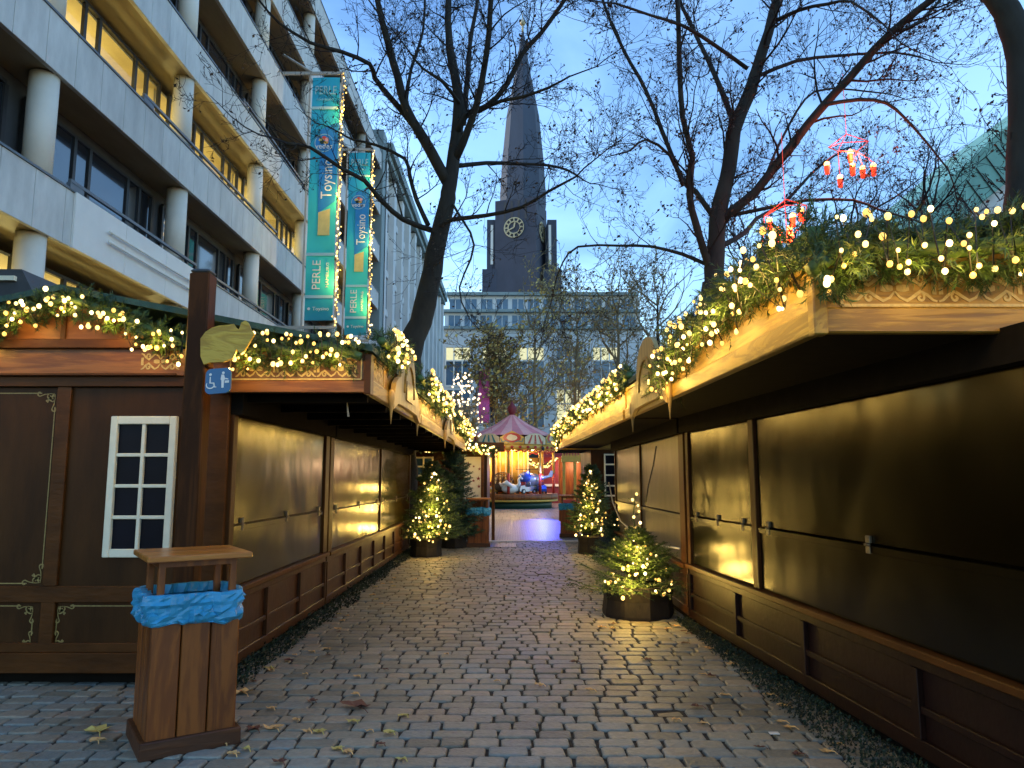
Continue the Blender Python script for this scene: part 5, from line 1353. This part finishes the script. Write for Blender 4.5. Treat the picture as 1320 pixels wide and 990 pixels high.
mb = MB(); mb.lathe((kx,KY,0), [(KR-.02,zpl-.42),(KR+.03,zpl-.42),(KR+.03,zpl-.32),(KR-.02,zpl-.32)], 36); mb.build('platform_rim', M['yellow'], ca)
mb = MB(); mb.lathe((kx,KY,0), [(KR-.3,0),(KR-.3,zpl-.40)], 30); mb.build('under_skirt', M['green'], ca)
# light ring inside
for i in range(60):
    a = 2*math.pi*i/60; bulb(K(KR-.45,a,zv0-.22+.07*math.sin(a*9)), .035, M['bulb_far'], ca)
for a in (-.9,0,.9,2.6): 
    q = K(1.5,a,zv0-.35); lamp(q, 16, .15, (1,.66,.28), 'carousel_light')
lamp(K(KR+1.2,-.1,zv1-.2+.0), 3.5, .1, (1,.66,.28), 'carousel_light')
# ride vehicles on the platform
def ridecar(label, a, r, body, trim, grp='ride vehicles on the carousel', heading=0):
    c = Vector(K(r*.78,a,zpl)); o = thing('ride_car', label, 'ride car', c, grp); ah = a+math.pi/2*0+heading
    def f(x,y,z):
        x *= .8; y *= .8; z *= .85
        return (c.x+x*math.cos(ah)-y*math.sin(ah), c.y+x*math.sin(ah)+y*math.cos(ah), c.z+z)
    prof = [(-.75,.15),(.70,.15),(.78,.28),(.72,.42),(.30,.50),(.22,.44),(-.28,.44),(-.36,.55),(-.70,.50),(-.80,.30)]
    mb = MB(); mb.prism(prof, -.3, .3, lambda u,v,d:f(u,d,v)); mb.build('body', body, o)
    for wx in (-.48,.48):
        for wy in (-.32,.32):
            mb = MB(); 
            mb.prism([(wx+.16*math.cos(R(q*30)), .16+.16*math.sin(R(q*30))) for q in range(12)], wy-.04, wy+.04, lambda u,v,d:f(u,d,v)); w = mb.build('wheel', M['cable'], o)
            mb = MB(); s_ = 1 if wy > 0 else -1; mb.prism([(wx+.08*math.cos(R(q*30)), .16+.08*math.sin(R(q*30))) for q in range(12)], wy+s_*.041, wy+s_*.05, lambda u,v,d:f(u,d,v)); mb.build('rim', M['silver'], w)
    mb = MB(); mb.tube([f(.25,-.25,.48),f(.18,-.25,.72),f(.18,.25,.72),f(.25,.25,.48)], .018, 6); mb.build('windscreen_frame', trim, o)
    mb = MB(); mb.tube([f(.12+.02*math.cos(R(q*45)), .12*math.cos(R(q*45)), .52+.12*math.sin(R(q*45))) for q in range(9)], .014, 5); mb.build('steering_wheel', M['cable'], o)
    mb = MB(); mb.box(-.3,-.2,-.25,.25,.44,.75,f); mb.build('seat', M['maroon'], o)
    for wy in (-.2,.2): mb = MB(); mb.sphere(f(.78,wy,.36), .05, 8, 6); mb.build('headlight', M['white'], o)
    return o
ridecar('silver ride car at the front right of the carousel', .42, 2.35, M['silver'], M['white'], heading=.3)
ridecar('yellow and red ride car at the left rim of the carousel', -.72, 2.3, M['yellow'], M['red'], heading=-.5)
ridecar('blue ride car at the right rim of the carousel', .95, 2.4, M['bluep'], M['white'], heading=.8)
# dome carriage
c = Vector(K(1.5,-.35,zpl)); dc = thing('dome_carriage','round wicker dome carriage on the carousel behind the white swan','carousel carriage', c)
mb = MB(); mb.lathe(c, [(.35,.1),(.62,.2),(.68,.45),(.62,.55),(.55,.55)], 20); mb.build('tub', M['wicker'], dc)
mb = MB()
for i in range(12):
    t = 2*math.pi*i/12; mb.tube([c+Vector((.62*math.cos(t)*math.cos(R(q*15)), .62*math.sin(t)*math.cos(R(q*15)), .55+.62*math.sin(R(q*15)))) for q in range(7)], .028, 5)
for q in range(1,5): 
    r_ = .62*math.cos(R(q*18)); z = .55+.62*math.sin(R(q*18)); mb.tube([c+Vector((r_*math.cos(R(30*j)), r_*math.sin(R(30*j)), z)) for j in range(13)], .022, 4)
mb.build('dome_cage', M['wicker'], dc)
# swan (painted animal)
c = Vector(K(2.1,-.05,zpl)); sw = MB()
sw.sphere(c+Vector((0,0,.28)), .36, 14, 9, (1.3,.7,.75)); sw.tube([c+Vector((.35,0,.35)),c+Vector((.50,0,.55)),c+Vector((.46,0,.78)),c+Vector((.56,0,.86)),c+Vector((.70,0,.80))], [.13,.09,.07,.075,.03], 8); sw.tube([c+Vector((-.35,0,.4)),c+Vector((-.6,0,.6))],[.15,.02],8)
for s_ in (-1,1): sw.tube([c+Vector((.1,s_*.22,.4)),c+Vector((-.2,s_*.30,.6)),c+Vector((-.5,s_*.22,.52))],[.10,.15,.02],8)
top(sw,'ride_swan',M['white'],'white painted swan seat at the front of the carousel','ride animal')
# helicopter
c = Vector(K(1.65,.62,zpl)); he = thing('ride_helicopter','ride helicopter with blue-lit canopy on the right of the carousel','ride helicopter', c)
mb = MB(); mb.sphere(c+Vector((0,0,.75)), .5, 16, 10, (1.25,.75,.8)); mb.tube([c+Vector((.4,0,.8)),c+Vector((1.15,0,.95))],[.16,.05],8); mb.prism([(1.0,.9),(1.25,.9),(1.3,1.25),(1.15,1.25)],-.02,.02,lambda u,v,d:(c.x+u,c.y+d,c.z+v)); mb.build('body', M['silver'], he)
mb = MB(); mb.sphere(c+Vector((-.22,-.12,.85)), .42, 14, 8, (1,.8,.8)); mb.build('canopy', M['bluep'], he)
mb = MB(); mb.bar(c+Vector((0,0,1.1)),c+Vector((0,0,1.32)),.03,6); mb.box(-.75,.75,-.04,.04,1.31,1.335,lambda x,y,z:(c.x+x,c.y+y,c.z+z)); mb.build('rotor', M['cable'], he)
mb = MB()
for s_ in (-.3,.3): mb.tube([c+Vector((-.5,s_,.12)),c+Vector((-.4,s_,.06)),c+Vector((.4,s_,.06))],.025,6); mb.bar(c+Vector((0,s_,.06)),c+Vector((0,s_*.5,.5)),.02,5)
mb.build('skid', M['red'], he)
mb = MB(); mb.sphere(c+Vector((-.1,-.5,1.15)), .06, 8, 6); mb.build('blue_lamp', M['bluelamp'], he)
l = bpy.data.lights.new('added_blue_spot','SPOT'); l.energy = 330; l.color = (.10,.12,1); l.spot_size = R(17); l.spot_blend = .6; l.shadow_soft_size = .1  # added spot standing in for the blue reflection on the paving
lo = bpy.data.objects.new('added_blue_spot', l); COL.objects.link(lo); lp = Vector((P(700,600,39).x,38.9,3.1)); lo.location = lp
lo.rotation_euler = ((Vector((P(692,680,24).x,24,0))-lp)).to_track_quat('-Z','Y').to_euler()
mb = MB(); mb.tube([lp+Vector((0,.02,.02)), lp+Vector((0,.25,.10))], [.07,.09], 10); mb.bar(lp+Vector((0,.15,.08)), lp+Vector((0,.15,.5)), .02); 
top(mb,'added_blue_spotlight',M['cable'],'added black spotlight under the valance casting blue light on the paving','spotlight')  # housing made up to go with the added blue spot
lamp(tuple(P(700,612,40)), 5, .1, (.2,.25,1), 'blue_glow')

# --- kiosk right of carousel, with yellow posts and red counters
kq = P(745,640,27); kk = thing('wooden_kiosk','open kiosk with yellow posts and a red counter right of the carousel','kiosk',(kq.x,27,0))
xl_, xr_ = P(724,640,27).x, P(775,640,27).x
mb = MB()
for px in (727,741,753,770): 
    x = P(px,610,27).x; mb.bevbox(x-.05,x+.05,26.95,27.05,0,2.2,.006)
mb.build('post', M['yellow'], kk)
mb = MB(); mb.bevbox(xl_,xr_,26.9,27.1,2.2,2.42,.006)
for i in range(14): x = xl_+(xr_-xl_)*(i+.5)/14; mb.prism([(x-.04,2.42),(x+.04,2.42),(x,2.58)],-.02,.02,lambda u,v,d:(u,26.95+d,v))
mb.build('fretwork_beam', M['yellow'], kk)
mb = MB(); mb.bevbox(xl_,xr_,26.7,26.9,.0,.85,.01); mb.build('counter_front', M['red'], kk)
mb = MB(); 
for i in range(5): 
    x = xl_+(xr_-xl_)*(i+.5)/5; mb.ribbon([(x-.1,.3),(x,.6),(x+.1,.3)],.04,.0,lambda u,v,d:(u,26.7-d,v),.01)
mb.build('counter_ornament', M['white'], kk)
mb = MB(); mb.box(xl_,xr_,28.5,28.7,0,2.4); mb.box(xl_-.1,xr_+.1,26.8,28.7,2.6,2.7); mb.build('back_wall', M['bin'], kk)
lamp((kq.x,27.8,2.1), 7, .1, (1,.6,.3), 'kiosk_light')
# red stall behind kiosk
rs = thing('red_stall','dark red canvas stall with white trim between carousel and kiosk','stall',(P(745,640,49).x,49,0))
xa, xb = P(700,640,49).x, P(800,640,49).x
mb = MB(); mb.box(xa,xb,49,52,0,3.0); mb.build('wall', M['maroon'], rs); mb = MB(); mb.pts8([(xa-.3,48.5,3.0),(xb+.3,48.5,3.0),(xb+.3,52,3.0),(xa-.3,52,3.0),(xa,50,4.0),(xb,50,4.0),(xb,51,4.0),(xa,51,4.0)]); mb.build('roof', M['red'], rs)
mb = MB(); mb.box(xa,xb,48.9,48.98,1.1,1.25); mb.build('counter_trim', M['white'], rs); lamp((P(735,600,48).x,48,2.4), 22, .2, (1,.5,.3), 'stall_light')
# row of lit stalls behind the carousel, left
ls = thing('wooden_stall','light wooden stall glowing behind the carousel','stall',(P(640,640,50).x,50,0))
xa, xb = P(575,640,50).x, P(695,640,50).x
mb = MB(); mb.box(xa,xb,50,52.5,0,3.0); mb.build('wall', M['yellow'], ls); mb = MB(); mb.pts8([(xa-.3,49.5,3.0),(xb+.3,49.5,3.0),(xb+.3,53,3.0),(xa-.3,53,3.0),(xa,51,3.9),(xb,51,3.9),(xb,51.5,3.9),(xa,51.5,3.9)]); mb.build('roof', M['felt'], ls)
mb = MB()
for i in range(9): x = xa+(xb-xa)*i/8; mb.box(x-.05,x+.05,49.93,49.99,0,3.0)
mb.build('batten', M['rail'], ls)
lamp((P(640,600,49).x,48.6,2.6), 26, .2, (1,.62,.25), 'stall_light'); lamp((P(600,600,49).x,48.6,2.6), 26, .2, (1,.62,.25), 'stall_light')
garland('fir_garland','distant garland ring glowing under the carousel roof edge',[P(678,592,46),P(690,600,46),P(705,600,46),P(718,590,46)], .14, 40, 60, .04, M['bulb_far'], nl=.09, W=2, every=2, w=.012)

# flags
def flag(label, px0, px1, py0, py1, Y, mat, grp='tall flags by the carousel'):
    a = P(px0,py1,Y); b = P(px1,py0,Y); root = thing('flag_banner', label, 'flag', (a.x,Y,0), grp)
    mb = MB(); mb.tube([(a.x-.06,Y,0),(a.x-.06,Y,b.z+.3)], .05, 8); mb.build('pole', M['silver'], root)
    mb = MB(); vs = []; n = 16
    for i in range(n+1):
        for j in range(4): vs.append((a.x+(b.x-a.x)*j/3, Y+.06*math.sin(i*.6+j*1.3), a.z+(b.z-a.z)*i/n+(.06*j if i==n else 0)))
    fs = [(i*4+j,i*4+j+1,i*4+j+5,i*4+j+4) for i in range(n) for j in range(3)]
    m_ = len(vs); mb.add(vs+[(x,y+.02,z) for x,y,z in vs], fs+[(d+m_,c+m_,b_+m_,a_+m_) for a_,b_,c,d in fs], True); cl = mb.build('cloth', M[mat], root)
    return root, a, b, cl
r_, a, b, cl = flag('tall magenta flag with a white star left of the carousel',617,631,478,545,47,'magenta')
mb = MB(); cx_, cz_ = (a.x+b.x)/2, a.z+(b.z-a.z)*.78
for q in range(4): t = R(45*q); mb.ribbon([(cx_-.2*math.cos(t),cz_-.2*math.sin(t)),(cx_+.2*math.cos(t),cz_+.2*math.sin(t))],.04,.09,lambda u,v,d:(u,47-d,v),.005)
mb.build('star_emblem', M['white'], cl)
flag('narrow grey-violet flag beside the magenta flag',632,637,487,545,48,'spire'); flag('narrow yellow flag right of the magenta flag',638,642,495,548,48,'yellow')

# ============================================================ WORLD, SUN, CAMERA
w = bpy.data.worlds.new('World'); sc.world = w; w.use_nodes = True; nt = w.node_tree; bg = nt.nodes['Background']
sky = N(nt,'ShaderNodeTexSky', sky_type='NISHITA'); sky.sun_disc = False
SUN_EL, SUN_AZ = 12.0, -75.0
sky.sun_elevation = R(SUN_EL); sky.sun_rotation = R(SUN_AZ); sky.air_density = 1.3; sky.dust_density = .6; sky.ozone_density = 3.5; sky.altitude = 30
tc = N(nt,'ShaderNodeTexCoord'); mp = N(nt,'ShaderNodeMapping'); mp.inputs['Scale'].default_value = (1,1,2.2); nt.links.new(tc.outputs['Generated'], mp.inputs[0])
no = N(nt,'ShaderNodeTexNoise'); no.inputs['Scale'].default_value = 3.4; no.inputs['Detail'].default_value = 7; no.inputs['Distortion'].default_value = .5; nt.links.new(mp.outputs[0], no.inputs[0])
cr = ramp(nt, no.outputs[0], [(.35,(.42,.48,.60)),(.5,(.66,.70,.80)),(.68,(.92,.90,.95))])
mx = N(nt,'ShaderNodeMix', data_type='RGBA', blend_type='MULTIPLY'); mx.inputs[0].default_value = 1
nt.links.new(sky.outputs[0], mx.inputs[6]); nt.links.new(cr, mx.inputs[7])
nt.links.new(mx.outputs[2], bg.inputs[0]); bg.inputs[1].default_value = .15
s = bpy.data.lights.new('sun','SUN'); s.energy = .15; s.angle = R(25); s.color = (1,.93,.85)
so_ = bpy.data.objects.new('sun', s); COL.objects.link(so_)
az = R(SUN_AZ); dv = Vector((math.sin(az)*math.cos(R(35)), math.cos(az)*math.cos(R(35)), math.sin(R(35))))
dv = Vector((math.sin(az)*math.cos(R(SUN_EL)), math.cos(az)*math.cos(R(SUN_EL)), math.sin(R(SUN_EL))))
so_.rotation_euler = dv.to_track_quat('Z','Y').to_euler(); so_.location = (0,0,40)
cam = bpy.data.cameras.new('camera'); co = bpy.data.objects.new('camera', cam); COL.objects.link(co)
cam.sensor_width = 36; cam.lens = 36*F/1320; cam.clip_end = 1500; cam.clip_start = .05
co.location = (0,0,EYE); co.rotation_euler = (R(90)+TH,0,0); sc.camera = co
sc.view_settings.view_transform = 'Standard'; sc.view_settings.look = 'None'; sc.view_settings.gamma = 1; sc.view_settings.use_curve_mapping = False
sc.view_settings.exposure = 2.22
sc.cycles.use_light_tree = True
sc.cycles.max_bounces = 6; sc.cycles.diffuse_bounces = 3; sc.cycles.glossy_bounces = 3; sc.cycles.transparent_max_bounces = 6
sc.cycles.sample_clamp_indirect = 4; sc.cycles.caustics_reflective = False; sc.cycles.caustics_refractive = False
